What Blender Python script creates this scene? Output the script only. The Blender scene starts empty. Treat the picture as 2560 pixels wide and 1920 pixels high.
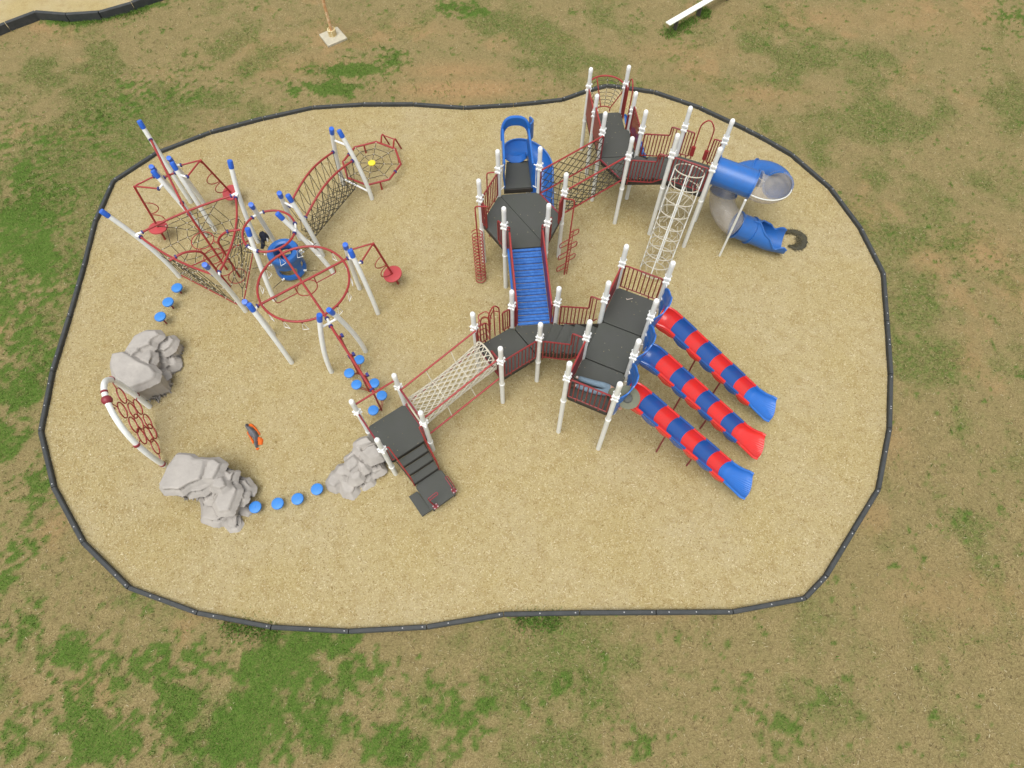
import bpy, bmesh, math, random
import numpy as np
from mathutils import Vector, Matrix
random.seed(7); RNG = np.random.RandomState(11)
SC = bpy.context.scene; COL = SC.collection
R = math.radians; PI = math.pi
# ------------------------------------------------------------------ camera, world, sun, exposure
cam = bpy.data.cameras.new('camera'); cam_o = bpy.data.objects.new('camera', cam); COL.objects.link(cam_o)
cam.sensor_width = 36; cam.lens = 36*1560.9/2560; cam.clip_end = 2000; cam.clip_start = .1
cam_o.matrix_world = Matrix.Translation((0, 0, 16.602)) @ Matrix.Rotation(.4584, 4, 'X') @ Matrix.Rotation(-.0116, 4, 'Z')
SC.camera = cam_o
world = bpy.data.worlds.new('World'); SC.world = world; world.use_nodes = True
wn = world.node_tree; bg = wn.nodes['Background']
sky = wn.nodes.new('ShaderNodeTexSky'); sky.sky_type = 'NISHITA'; sky.sun_disc = False
SUN_EL, SUN_AZ = R(70), R(205)
sky.sun_elevation = SUN_EL; sky.sun_rotation = SUN_AZ; sky.dust_density = 4; sky.air_density = 1.2
hs = wn.nodes.new('ShaderNodeHueSaturation'); hs.inputs['Saturation'].default_value = .16     # an overcast, greyed sky
wn.links.new(sky.outputs[0], hs.inputs['Color']); wn.links.new(hs.outputs[0], bg.inputs['Color'])
bg.inputs['Strength'].default_value = .137
sl = bpy.data.lights.new('sun', 'SUN'); sl.energy = 1.45; sl.angle = R(48); sl.color = (1, .97, .90)
so = bpy.data.objects.new('sun', sl); COL.objects.link(so)
sd = Vector((math.sin(SUN_AZ)*math.cos(SUN_EL), math.cos(SUN_AZ)*math.cos(SUN_EL), math.sin(SUN_EL)))
so.rotation_euler = (-sd).to_track_quat('-Z', 'Y').to_euler(); so.location = (0, 0, 40)
SC.view_settings.view_transform = 'Standard'; SC.view_settings.look = 'None'
SC.view_settings.exposure = 0.40; SC.view_settings.gamma = 1; SC.view_settings.use_curve_mapping = False

# measured ground coordinates (metres)
D = {'border': [(-13.997, 16.336), (-12.791, 17.675), (-11.053, 18.687), (-9.226, 19.382), (-7.43, 19.932), (-5.561, 20.073), (-3.615, 20.052), (-1.724, 19.833), (0.177, 19.957), (2.049, 20.21), (3.01, 20.676), (3.822, 20.954), (4.316, 20.866), (5.577, 20.572), (7.193, 19.686), (8.707, 18.548), (9.17, 18.17), (10.147, 17.237), (11.17, 15.621), (11.761, 13.821), (12.013, 12.0), (11.623, 10.156), (11.228, 8.316), (10.714, 6.603), (9.918, 4.837), (7.96, 2.571), (7.313, 2.044), (5.439, 1.74), (3.523, 1.75), (1.621, 1.76), (-0.274, 1.748), (-2.178, 1.472), (-4.1, 1.391), (-6.031, 1.508), (-7.938, 1.859), (-9.82, 2.486), (-11.321, 3.639), (-12.575, 5.15), (-13.477, 6.81), (-13.754, 8.741), (-13.838, 10.649), (-13.95, 12.565), (-14.126, 14.497)],
 'border2': [(-21.575, 24.108), (-20.651, 24.863), (-19.651, 25.585), (-18.309, 25.4), (-16.992, 25.515), (-15.794, 26.107), (-14.655, 26.915)],
 'lush': [(-10.9, 0.88, 1.0, 0.6, 0.5), (-8.66, 0.04, 1.3, 0.6, 0.55), (-6.89, -0.56, 1.6, 1.1, 0.95), (-6.17, 0.31, 1.3, 0.7, 0.85), (-8.02, 0.64, 1.2, 0.6, 0.6), (-9.61, -0.91, 1.2, 0.6, 0.5), (-3.93, 0.29, 1.0, 0.6, 0.5), (-5.09, -0.19, 1.0, 0.8, 0.75), (-11.02, -0.52, 0.9, 0.9, 0.5), (-12.29, 1.63, 0.6, 0.6, 0.45), (-9.77, 2.16, 0.6, 0.5, 0.5), (-4.82, 1.12, 1.2, 0.4, 0.75), (-6.89, 0.63, 0.8, 0.4, 0.6), (-2.36, -0.03, 0.9, 0.5, 0.4), (-1.24, -0.62, 0.7, 0.7, 0.6), (-2.93, -1.16, 0.9, 0.6, 0.5), (-7.59, -1.3, 1.6, 0.5, 0.5), (1.18, 0.14, 0.6, 0.4, 0.3), (3.05, -1.04, 0.8, 0.4, 0.3), (-13.23, 3.35, 0.6, 1.0, 0.5), (-16.47, 12.26, 1.7, 2.6, 0.85), (-16.39, 14.77, 1.6, 1.6, 0.5), (-17.69, 16.7, 1.5, 1.2, 0.4), (-14.71, 7.62, 1.0, 2.2, 0.75), (-17.28, 18.52, 2, 1.2, 0.35), (-15.27, 10.48, 1.0, 1.5, 0.55), (-13.37, 5.23, 0.8, 1.2, 0.45), (-18.38, 25.52, 1.6, 0.35, 0.8), (-15.9, 26.47, 1.4, 0.3, 0.8), (-15.85, 15.6, 1, 1, 0.35), (-6.19, 22.14, 1.5, 0.35, 0.9), (-4.95, 22.67, 1.0, 0.6, 0.75), (-6.8, 21.09, 1.2, 0.4, 0.7), (-8.24, 21.11, 1.0, 0.5, 0.45), (-13.77, 20.94, 2, 1.5, 0.25), (-15.39, 18.49, 1.5, 1.5, 0.3), (7.49, 24.45, 1.0, 0.6, 0.3), (3.96, 20.91, 0.8, 0.5, 0.35), (3.94, 25.42, 0.8, 0.5, 0.3), (12.0, 4.03, 0.8, 0.5, 0.3), (21.15, 24.8, 1.5, 1, 0.3), (-1.89, 25.83, 1.6, 0.6, 0.4), (6.89, -0.61, 1.2, 0.8, 0.18)],
 'dull': [(-16.25, 15.81, 2.8, 4.5, 0.95), (-14.86, 19.69, 3.5, 2, 0.9), (-12.07, 20.53, 2.5, 0.7, 0.7), (-10.7, 22.77, 3, 1.2, 0.5), (-18.34, 22.35, 3, 1.5, 0.35), (-14.57, 8.84, 1.6, 3.5, 0.8), (-9.2, 0.86, 2, 1, 0.5), (1.01, 24.57, 3, 1, 0.8), (2.8, 22.53, 2.5, 0.9, 0.8), (-0.14, 23.71, 2, 1.5, 0.5), (4.16, 21.16, 2, 0.7, 0.7), (12.05, 22.65, 3, 1.4, 0.45), (13.69, 18.5, 2, 2.5, 0.55), (15.05, 14.71, 2.2, 2.5, 0.55), (13.11, 10.95, 1.6, 1.6, 0.5), (18.2, 19.15, 2.5, 2.5, 0.5), (12.13, 8.18, 1, 1.2, 0.35), (0.75, 0.55, 1.6, 1.3, 0.85), (2.47, 0.94, 1.3, 0.7, 0.6), (1.23, -1.02, 1.5, 0.8, 0.5), (-7.6, 24.73, 2, 1, 0.35), (-4.73, 24.67, 2, 1, 0.35)],
 'bare': [(-1.77, 21.0, 2.4, 0.5, 1.0), (-2.16, 22.07, 2, 0.5, 0.6), (15.54, 12.92, 1.1, 0.8, 0.8), (16.22, 11.44, 0.8, 0.8, 0.7), (10.69, 6.43, 0.6, 1, 0.4), (-8.43, 22.45, 2.5, 0.7, 0.5), (-10.1, 23.6, 2, 0.7, 0.4), (12.56, 24.96, 3, 0.8, 0.5), (16.96, 24.88, 3, 1, 0.4), (-19.16, 24.93, 2, 1.0, 0.3), (10.95, 1.93, 1.5, 1, 0.3), (-3.77, 24.66, 2, 0.6, 0.4), (7.11, 23.02, 2, 0.6, 0.4), (9.8, 20.55, 1.5, 0.6, 0.5)],
 'verge': [((-18.93, 25.49), (-17.08, 25.45)), ((-17.09, 25.51), (-15.24, 26.16)), ((6.41, 24.0), (7.86, 25.0)), ((8.08, 25.36), (8.36, 25.46)), ((-7.26, 1.58), (-5.93, 1.4)), ((0.03, 1.6), (1.13, 1.62))],
 'rockA': [([(-11.492, 8.638), (-11.504, 8.851), (-11.2, 8.936), (-10.898, 8.737), (-10.568, 8.538), (-10.299, 8.447), (-10.093, 8.236), (-10.097, 8.064), (-10.315, 7.896), (-10.616, 7.765), (-10.789, 7.733), (-11.167, 8.01), (-11.384, 8.357)],
 0.98), ([(-11.202, 8.977), (-11.143, 9.229), (-11.051, 9.483), (-10.779, 9.665), (-10.46, 9.66), (-10.328, 9.511), (-10.474, 9.329), (-10.477, 9.147), (-10.78, 9.043), (-10.784, 8.935), (-10.935, 8.795)],
 0.94), ([(-10.858, 9.094), (-10.532, 9.181), (-10.412, 8.818), (-10.413, 8.569), (-10.69, 8.679), (-10.925, 8.861)],
 0.82), ([(-10.458, 9.616), (-10.212, 9.669), (-10.054, 9.517), (-10.084, 9.258), (-10.242, 9.113), (-10.517, 9.19)],
 0.61), ([(-10.577, 9.185), (-10.412, 9.165), (-10.273, 8.852), (-10.375, 8.745), (-10.529, 8.856)],
 0.49), ([(-10.36, 9.202), (-10.149, 9.273), (-9.994, 8.92), (-10.017, 8.811), (-10.284, 8.741), (-10.385, 8.962)],
 0.29), ([(-10.471, 8.659), (-10.194, 8.566), (-10.1, 8.369), (-10.2, 8.193), (-10.415, 8.302)],
 0.45), ([(-11.044, 8.072), (-10.492, 8.277), (-10.292, 8.168), (-10.274, 7.87), (-10.368, 7.767), (-10.651, 7.892), (-10.835, 7.999)],
 0.29)],
 'rockB': [([(-9.109, 4.886), (-9.04, 5.388), (-8.898, 5.715), (-8.539, 5.696), (-8.381, 5.594), (-8.078, 5.576), (-8.08, 5.263), (-8.095, 5.012), (-8.363, 4.891), (-8.566, 4.728), (-8.969, 4.747)],
 1.1), ([(-8.047, 5.582), (-7.859, 5.594), (-7.643, 5.463), (-7.704, 5.223), (-7.788, 5.042), (-8.066, 5.023), (-8.048, 5.298)],
 1.08), ([(-8.338, 4.966), (-7.88, 5.039), (-7.837, 4.96), (-8.106, 4.763), (-8.471, 4.709)],
 0.9), ([(-7.787, 5.062), (-7.612, 5.136), (-7.496, 4.995), (-7.453, 4.869), (-7.582, 4.774), (-7.809, 4.84)],
 1.0), ([(-7.687, 5.471), (-7.601, 5.384), (-7.47, 5.268), (-7.368, 5.309), (-7.394, 5.083), (-7.492, 4.957), (-7.585, 5.156)],
 0.85), ([(-7.722, 4.711), (-7.559, 4.918), (-7.409, 5.056), (-7.233, 4.844), (-7.279, 4.554), (-7.327, 4.268), (-7.602, 4.244), (-7.772, 4.491)],
 0.8), ([(-7.42, 5.119), (-7.313, 5.061), (-7.122, 4.846), (-7.114, 4.65), (-7.236, 4.499), (-7.335, 4.736)],
 0.6), ([(-7.41, 5.34), (-7.207, 5.222), (-7.014, 4.998), (-7.035, 4.847), (-7.154, 4.897), (-7.349, 5.117)],
 0.45), ([(-8.165, 4.788), (-8.016, 4.927), (-7.828, 4.812), (-7.879, 4.589), (-8.144, 4.62)],
 0.6), ([(-8.332, 4.636), (-8.04, 4.605), (-7.885, 4.386), (-7.638, 4.278), (-7.856, 4.128), (-8.026, 4.158), (-8.277, 4.244)],
 0.25), ([(-7.644, 4.226), (-7.358, 4.32), (-7.286, 4.125), (-7.36, 3.961), (-7.522, 3.949), (-7.721, 4.13)],
 0.18), ([(-7.426, 4.541), (-7.113, 4.807), (-7.086, 4.607), (-7.156, 4.425), (-7.304, 4.329), (-7.463, 4.373)],
 0.25)],
 'rockC': [([(-4.284, 6.128), (-4.149, 6.244), (-3.958, 6.308), (-3.806, 6.122), (-3.959, 6.059), (-4.175, 6.01)],
 0.75), ([(-4.075, 5.866), (-3.93, 6.007), (-3.728, 6.069), (-3.535, 5.808), (-3.552, 5.718), (-3.822, 5.619), (-4.044, 5.793)],
 0.75), ([(-4.297, 6.09), (-4.105, 6.017), (-4.116, 5.879), (-4.204, 5.898), (-4.306, 6.011)],
 0.68), ([(-4.526, 5.527), (-4.51, 5.655), (-4.338, 5.833), (-4.181, 5.684), (-4.177, 5.566), (-4.385, 5.348), (-4.503, 5.425)],
 0.6), ([(-4.197, 5.579), (-4.159, 5.694), (-3.962, 5.571), (-3.958, 5.453), (-4.083, 5.411)],
 0.55), ([(-4.397, 5.253), (-4.365, 5.344), (-4.184, 5.436), (-4.086, 5.384), (-4.12, 5.207), (-4.246, 5.133), (-4.385, 5.185)],
 0.48), ([(-4.835, 5.38), (-4.769, 5.592), (-4.59, 5.641), (-4.572, 5.499), (-4.467, 5.37), (-4.641, 5.283)],
 0.42), ([(-5.056, 5.23), (-4.944, 5.467), (-4.866, 5.394), (-4.695, 5.297), (-4.706, 5.175), (-4.849, 5.032), (-4.999, 5.102)],
 0.26), ([(-4.677, 5.22), (-4.463, 5.218), (-4.244, 5.121), (-4.3, 4.95), (-4.374, 4.838), (-4.57, 4.89), (-4.683, 5.075)],
 0.22), ([(-4.173, 5.151), (-4.116, 5.247), (-3.988, 5.417), (-3.823, 5.369), (-3.88, 5.178), (-4.056, 5.086)],
 0.22), ([(-3.97, 5.526), (-3.889, 5.641), (-3.6, 5.591), (-3.569, 5.521), (-3.767, 5.382), (-3.916, 5.453)],
 0.32), ([(-4.568, 5.807), (-4.354, 6.0), (-4.251, 5.908), (-4.519, 5.734)],
 0.5)],
 'jacket': {'o1': [(-7.612, 7.009), (-7.503, 7.015), (-7.372, 6.901), (-7.259, 6.766), (-7.196, 6.676), (-7.233, 6.647), (-7.322, 6.767), (-7.486, 6.917), (-7.571, 6.933)],
 'o2': [(-7.265, 6.596), (-7.204, 6.603), (-7.112, 6.543), (-7.083, 6.411), (-7.101, 6.353), (-7.223, 6.348)],
 'o3': [(-7.61, 6.8), (-7.532, 6.71), (-7.444, 6.598), (-7.347, 6.473), (-7.338, 6.385), (-7.379, 6.386), (-7.448, 6.503), (-7.58, 6.711)],
 'g': [(-7.621, 7.016), (-7.66, 6.964), (-7.652, 6.882), (-7.606, 6.815), (-7.559, 6.784), (-7.534, 6.681), (-7.475, 6.621), (-7.391, 6.568), (-7.323, 6.414), (-7.279, 6.276), (-7.234, 6.254), (-7.194, 6.296), (-7.24, 6.45), (-7.251, 6.633), (-7.319, 6.752), (-7.417, 6.842), (-7.483, 6.902), (-7.566, 6.903)],
 'o4': [(-7.265, 6.276), (-7.176, 6.275), (-7.168, 6.224), (-7.212, 6.203), (-7.257, 6.232)]}}
# ------------------------------------------------------------------ materials
def mat(name, col, rough=.5, var=.12, scale=6, bump=0, bscale=60, spec=.5, col2=None, metal=0):
    m = bpy.data.materials.new(name); m.use_nodes = True; nt = m.node_tree; p = nt.nodes['Principled BSDF']
    p.inputs['Roughness'].default_value = rough; p.inputs['Metallic'].default_value = metal
    p.inputs['Specular IOR Level'].default_value = spec
    tc = nt.nodes.new('ShaderNodeTexCoord'); n = nt.nodes.new('ShaderNodeTexNoise'); n.inputs['Scale'].default_value = scale
    n.inputs['Detail'].default_value = 6; n.inputs['Roughness'].default_value = .65
    nt.links.new(tc.outputs['Object'], n.inputs['Vector'])
    r = nt.nodes.new('ShaderNodeValToRGB'); c2 = col2 or tuple(c*(1-var) + .25*var*.3 for c in col)
    r.color_ramp.elements[0].position = .35; r.color_ramp.elements[1].position = .68
    r.color_ramp.elements[0].color = (*c2, 1); r.color_ramp.elements[1].color = (*col, 1)
    nt.links.new(n.outputs['Fac'], r.inputs[0]); nt.links.new(r.outputs[0], p.inputs['Base Color'])
    if bump:
        b = nt.nodes.new('ShaderNodeBump'); n2 = nt.nodes.new('ShaderNodeTexNoise'); n2.inputs['Scale'].default_value = bscale
        n2.inputs['Detail'].default_value = 5
        nt.links.new(tc.outputs['Object'], n2.inputs['Vector']); nt.links.new(n2.outputs['Fac'], b.inputs['Height'])
        b.inputs['Strength'].default_value = bump; b.inputs['Distance'].default_value = .02
        nt.links.new(b.outputs[0], p.inputs['Normal'])
    return m
M = dict(
 white=mat('white_powder_coat', (.80, .82, .79), .35, .1), cap=mat('white_cap', (.86, .87, .85), .35, .05),
 red=mat('red_powder_coat', (.34, .027, .025), .4, .2), maroon=mat('maroon_panel', (.24, .016, .028), .45, .2),
 blue=mat('blue_plastic', (.018, .13, .44), .33, .18), blueslat=mat('scuffed_blue_slat', (.055, .20, .58), .5, 0, 9, .2, 50, .4, (.025, .12, .42)), capblue=mat('bright_blue_cap', (.02, .13, .62), .35, .15),
 pod=mat('pod_blue', (.035, .22, .64), .5, .12), sred=mat('red_slide_plastic', (.66, .026, .022), .22, .15, 4),
 sblue=mat('blue_slide_plastic', (.012, .078, .31), .22, .15, 4), lblue=mat('exit_blue_plastic', (.018, .14, .50), .3, .12, 3),
 navyclamp=mat('navy_clamp', (.025, .03, .19), .5, .2), deck=mat('dark_rubber_coating', (.066, .070, .06), .75, .45, 2.2, .35, 160, .35),
 deckedge=mat('brown_black_edge', (.03, .025, .018), .7, .2), rope=mat('dark_rope', (.05, .042, .02), .8, .3, 30),
 wrope=mat('cream_rope', (.58, .54, .43), .8, .22, 20), clip=mat('cream_clip', (.62, .57, .47), .6, .2, 20),
 timber=mat('black_plastic_timber', (.028, .033, .034), .65, .4, 5, .3, 90), stake=mat('steel_stake', (.45, .45, .45), .4, .2, 20),
 rock=mat('grey_moulded_rock', (.42, .39, .355), .92, .25, 1.6, .35, 34, .2), dred=mat('deep_red_rail', (.25, .016, .017), .42, .25), redpod=mat('red_seat_plastic', (.46, .05, .055), .55, .12), yellow=mat('yellow_hub', (.85, .72, .03), .5, .1),
 rust=mat('rusty_painted_steel', (.78, .62, .40), .7, 0, 7, .3, 40, .3, (.46, .19, .05)), cement=mat('concrete_pad', (.50, .46, .35), .9, .2, 5, .3, 60, .2),
 cwhite=mat('rust_stained_collar', (.75, .68, .45), .6, 0, 14, 0, 1, .3, (.42, .26, .06)), bench=mat('bench_white', (.80, .82, .74), .5, .05),
 leg=mat('dark_bench_leg', (.08, .07, .055), .7, .2), denim=mat('denim', (.19, .27, .34), .9, .3, 9, .3, 120, .2), olive=mat('olive_shirt', (.16, .16, .10), .9, .3, 12),
 skin=mat('skin', (.55, .31, .21), .6, .1), hat=mat('grey_green_hat', (.17, .175, .12), .9, .25, 9), hatcrown=mat('dark_grey_crown', (.10, .105, .095), .9, .3, 14),
 shoe=mat('tan_black_boot', (.10, .085, .06), .8, .4, 18), hair=mat('brown_hair', (.05, .03, .018), .8), sgrey=mat('grey_cloth', (.16, .165, .185), .9, .35, 9, .5, 40, .2),
 orange=mat('orange_cloth', (.82, .16, .02), .85, .25, 9, .4, 40, .2), navy=mat('navy_cloth', (.018, .022, .04), .9, .3, 12, .5, 40, .2),
 redbit=mat('red_plastic_item', (.6, .02, .03), .4), stick=mat('pale_stick', (.55, .47, .40), .8), wear=mat('dark_scuffed_mat', (.07, .065, .045), .95, .3, 30, .6, 60, .1),
 eye=mat('dark_eye', (.02, .015, .012), .3), lace=mat('white_sock', (.7, .7, .68), .8))
def clear_mat():
    m = bpy.data.materials.new('clear_scuffed_plastic'); m.use_nodes = True; nt = m.node_tree; p = nt.nodes['Principled BSDF']
    p.inputs['Base Color'].default_value = (.74, .71, .66, 1); p.inputs['Roughness'].default_value = .22
    tr = nt.nodes.new('ShaderNodeBsdfTransparent'); tr.inputs[0].default_value = (.94, .93, .92, 1)
    mx = nt.nodes.new('ShaderNodeMixShader'); n = nt.nodes.new('ShaderNodeTexNoise'); n.inputs['Scale'].default_value = 2.5; n.inputs['Detail'].default_value = 3
    tc = nt.nodes.new('ShaderNodeTexCoord'); nt.links.new(tc.outputs['Object'], n.inputs['Vector'])
    mr = nt.nodes.new('ShaderNodeMapRange'); mr.inputs[1].default_value = .35; mr.inputs[2].default_value = .75; mr.inputs[3].default_value = .12; mr.inputs[4].default_value = .24
    nt.links.new(n.outputs['Fac'], mr.inputs[0]); nt.links.new(mr.outputs[0], mx.inputs[0])
    nt.links.new(tr.outputs[0], mx.inputs[1]); nt.links.new(p.outputs[0], mx.inputs[2])
    nt.links.new(mx.outputs[0], nt.nodes['Material Output'].inputs[0]); return m
M['clear'] = clear_mat()

# ------------------------------------------------------------------ mesh helpers
V = lambda *a: np.array(a, float)
def A3(p): return np.array(p, float)
def nrm(v): return v/(np.linalg.norm(v)+1e-12)
class MB:
    def __init__(s): s.v = []; s.f = []
    def add(s, vs, fs):
        k = len(s.v); s.v += [tuple(map(float, q)) for q in vs]; s.f += [tuple(i+k for i in f) for f in fs]; return s
    def tube(s, pts, r, n=8, closed=False, caps=True):
        P = [A3(p) for p in pts]; m = len(P); rr = r if hasattr(r, '__len__') else [r]*m
        T = []
        for i in range(m):
            if closed: t = P[(i+1) % m]-P[i-1]
            else: t = P[min(i+1, m-1)]-P[max(i-1, 0)]
            T.append(nrm(t))
        a = V(0, 0, 1) if abs(T[0][2]) < .9 else V(1, 0, 0); N = nrm(np.cross(T[0], a)); vs = []
        for i in range(m):
            N = nrm(N-T[i]*(N@T[i])); B = np.cross(T[i], N)
            for k in range(n):
                c = 2*PI*k/n; vs.append(P[i]+(N*math.cos(c)+B*math.sin(c))*rr[i])
        fs = []
        for i in range(m if closed else m-1):
            j = (i+1) % m
            for k in range(n):
                l = (k+1) % n; fs.append((i*n+k, i*n+l, j*n+l, j*n+k))
        if caps and not closed: fs.append(tuple(range(n-1, -1, -1))); fs.append(tuple((m-1)*n+k for k in range(n)))
        return s.add(vs, fs)
    def box(s, c, x, y, z):
        c, x, y, z = map(A3, (c, x, y, z))
        vs = [c+x*i+y*j+z*k for k in (-1, 1) for j in (-1, 1) for i in (-1, 1)]
        return s.add(vs, [(0, 2, 3, 1), (4, 5, 7, 6), (0, 1, 5, 4), (2, 6, 7, 3), (0, 4, 6, 2), (1, 3, 7, 5)])
    def bar(s, a, b, w, t, up=(0, 0, 1)):      # box beam from a to b, width w, thickness t along up
        a, b = A3(a), A3(b); d = b-a; L = np.linalg.norm(d); d = d/L; y = nrm(np.cross(A3(up), d)); z = np.cross(d, y)
        return s.box((a+b)/2, d*L/2, y*w/2, z*t/2)
    def prism(s, poly, z0, z1, bev=0):
        n = len(poly); P = [A3(p)[:2] for p in poly]; c = sum(P)/n
        if bev:
            rings = [(0, z0), (0, z1-bev), (bev, z1)]
        else: rings = [(0, z0), (0, z1)]
        vs = []
        for ins, z in rings:
            for p in P:
                d = c-p; q = p+nrm(d)*ins*1.3; vs.append((q[0], q[1], z))
        fs = [tuple(range(n-1, -1, -1)), tuple((len(rings)-1)*n+k for k in range(n))]
        for i in range(len(rings)-1):
            for k in range(n): l = (k+1) % n; fs.append((i*n+k, i*n+l, (i+1)*n+l, (i+1)*n+k))
        return s.add(vs, fs)
    def rev(s, c, prof, n=16, ax=(0, 0, 1)):
        c = A3(c); ax = nrm(A3(ax)); a = V(1, 0, 0) if abs(ax[0]) < .9 else V(0, 1, 0); X = nrm(np.cross(ax, a)); Y = np.cross(ax, X)
        vs = [c+ax*z+(X*math.cos(2*PI*k/n)+Y*math.sin(2*PI*k/n))*r for r, z in prof for k in range(n)]
        fs = [(i*n+k, i*n+(k+1) % n, (i+1)*n+(k+1) % n, (i+1)*n+k) for i in range(len(prof)-1) for k in range(n)]
        fs += [tuple(range(n-1, -1, -1)), tuple((len(prof)-1)*n+k for k in range(n))]
        return s.add(vs, fs)
    def ball(s, c, r, n=12, sq=(1, 1, 1)):
        c = A3(c); m = n//2; vs = []; sq = A3(sq)
        for i in range(m+1):
            t = PI*i/m
            for k in range(n): vs.append(c+V(math.sin(t)*math.cos(2*PI*k/n), math.sin(t)*math.sin(2*PI*k/n), math.cos(t))*r*sq)
        fs = [(i*n+k, (i+1)*n+k, (i+1)*n+(k+1) % n, i*n+(k+1) % n) for i in range(m) for k in range(n)]
        return s.add(vs, fs)
    def sheet(s, fn, nu, nv, thick=0, closed_u=False):     # fn(u,v) -> point; optional thickness along the normal
        P = np.array([[A3(fn(i/nu, j/nv)) for j in range(nv+1)] for i in range(nu+1)])
        du = np.gradient(P, axis=0); dv = np.gradient(P, axis=1); N = np.cross(du, dv); N /= np.linalg.norm(N, axis=2, keepdims=True)+1e-9
        w = nv+1; idx = lambda i, j: i*w+j
        fs = [(idx(i, j), idx(i+1, j), idx(i+1, j+1), idx(i, j+1)) for i in range(nu) for j in range(nv)]
        if not thick: return s.add(P.reshape(-1, 3), fs)
        Q = P-N*thick; k = (nu+1)*w
        fs2 = [tuple(x+k for x in reversed(f)) for f in fs]; rim = []
        for i in range(nu): rim += [(idx(i, 0), idx(i, 0)+k, idx(i+1, 0)+k, idx(i+1, 0)), (idx(i+1, nv), idx(i+1, nv)+k, idx(i, nv)+k, idx(i, nv))]
        for j in range(nv): rim += [(idx(0, j+1), idx(0, j+1)+k, idx(0, j)+k, idx(0, j)), (idx(nu, j), idx(nu, j)+k, idx(nu, j+1)+k, idx(nu, j+1))]
        return s.add(np.concatenate([P.reshape(-1, 3), Q.reshape(-1, 3)]), fs+fs2+rim)
    def mesh(s, name, off=(0, 0, 0), smooth=True):
        me = bpy.data.meshes.new(name); o = A3(off)
        me.from_pydata([tuple(A3(q)-o) for q in s.v], [], s.f); me.update()
        bm = bmesh.new(); bm.from_mesh(me); bmesh.ops.recalc_face_normals(bm, faces=bm.faces); bm.to_mesh(me); bm.free()
        if smooth:
            me.polygons.foreach_set('use_smooth', [True]*len(me.polygons)); me.set_sharp_from_angle(angle=R(38))
        return me
def link(name, me, m, parent=None, loc=(0, 0, 0)):
    o = bpy.data.objects.new(name, me); COL.objects.link(o)
    if m is not None and not me.materials: me.materials.append(M[m] if isinstance(m, str) else m)
    if parent is not None: o.parent = parent
    o.location = loc; return o
def org(o):                                     # world origin of a thing / part (no rotations are used)
    p = V(0, 0, 0)
    while o is not None: p = p+A3(o.location); o = o.parent
    return p
def build(mb, name, m, parent=None, smooth=True, stuff=False):
    o = link(name, mb.mesh(name, org(parent) if parent is not None else (0, 0, 0), smooth), m, parent)
    if stuff: o['kind'] = 'stuff'
    return o
def inst(name, me, m, parent, world, rot=None):
    o = link(name, me, m, parent, tuple(A3(world)-org(parent)))
    if rot is not None: o.rotation_euler = rot
    return o
def thing(name, label, cat, loc, group=None):
    o = bpy.data.objects.new(name, None); COL.objects.link(o); o.location = tuple(map(float, loc)); o.empty_display_size = .2
    o['label'] = label; o['category'] = cat
    if group: o['group'] = group
    return o
def tag(o, label, cat, group=None):
    o['label'] = label; o['category'] = cat
    if group: o['group'] = group
    return o
def copy_tree(o, parent=None):
    c = o.copy(); COL.objects.link(c); c.parent = parent
    for ch in list(o.children): copy_tree(ch, c)
    return c
def arc(fn, n): return [fn(i/n) for i in range(n+1)]
def lerp(a, b, t): return A3(a)*(1-t)+A3(b)*t
def rounded(pts, r=.08, k=4):                   # round the corners of a polyline
    P = [A3(p) for p in pts]; out = [P[0]]
    for i in range(1, len(P)-1):
        a, b, c = P[i-1], P[i], P[i+1]; ra = min(r, np.linalg.norm(a-b)*.45, np.linalg.norm(c-b)*.45)
        p, q = b+nrm(a-b)*ra, b+nrm(c-b)*ra
        for j in range(k+1): t = j/k; out.append(p*(1-t)**2+b*2*t*(1-t)+q*t*t)
    return out+[P[-1]]
CYL = {}
def vbar(parent, name, p, L, r, m):              # vertical bar, mesh shared by length
    key = (round(L, 2), r, m)
    if key not in CYL: CYL[key] = MB().tube([(0, 0, 0), (0, 0, round(L, 2))], r, 6).mesh(name)
    return inst(name, CYL[key], m, parent, p)
# ------------------------------------------------------------------ noise for the ground
def vnoise(x, y, seed):
    rs = np.random.RandomState(seed); T = rs.rand(256, 256)
    xi = np.floor(x).astype(int); yi = np.floor(y).astype(int); fx = x-xi; fy = y-yi
    fx = fx*fx*(3-2*fx); fy = fy*fy*(3-2*fy); a = T[xi % 256, yi % 256]; b = T[(xi+1) % 256, yi % 256]; c = T[xi % 256, (yi+1) % 256]; d = T[(xi+1) % 256, (yi+1) % 256]
    return (a*(1-fx)+b*fx)*(1-fy)+(c*(1-fx)+d*fx)*fy
def fbm(x, y, f, o, seed):
    s = 0; w = 0; a = 1.
    for k in range(o): s = s+a*vnoise(x*f*2**k+17.3*k, y*f*2**k+9.1*k, seed+k); w += a; a *= .55
    return s/w
def sstep(a, b, x): t = np.clip((x-a)/(b-a), 0, 1); return t*t*(3-2*t)
def blobs(x, y, L):
    s = np.zeros_like(x)
    for cx, cy, rx, ry, w in L: s = np.maximum(s, w*np.exp(-((x-cx)/rx)**2-((y-cy)/ry)**2))
    return s
def inside(x, y, poly):
    r = np.zeros(x.shape, bool); n = len(poly)
    for i in range(n):
        x1, y1 = poly[i][:2]; x2, y2 = poly[(i+1) % n][:2]
        if y1 == y2: continue
        r ^= ((y1 > y) != (y2 > y)) & (x < (x2-x1)*(y-y1)/(y2-y1)+x1)
    return r
def lush_density(x, y):
    return .02+.06*sstep(.42, .58, fbm(x, y, .3, 3, 5))+1.25*blobs(x, y, D['lush'])
_s = RNG.uniform(-30, 30, (2, 40000)); _q = np.linspace(0, 1, 201)
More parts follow.
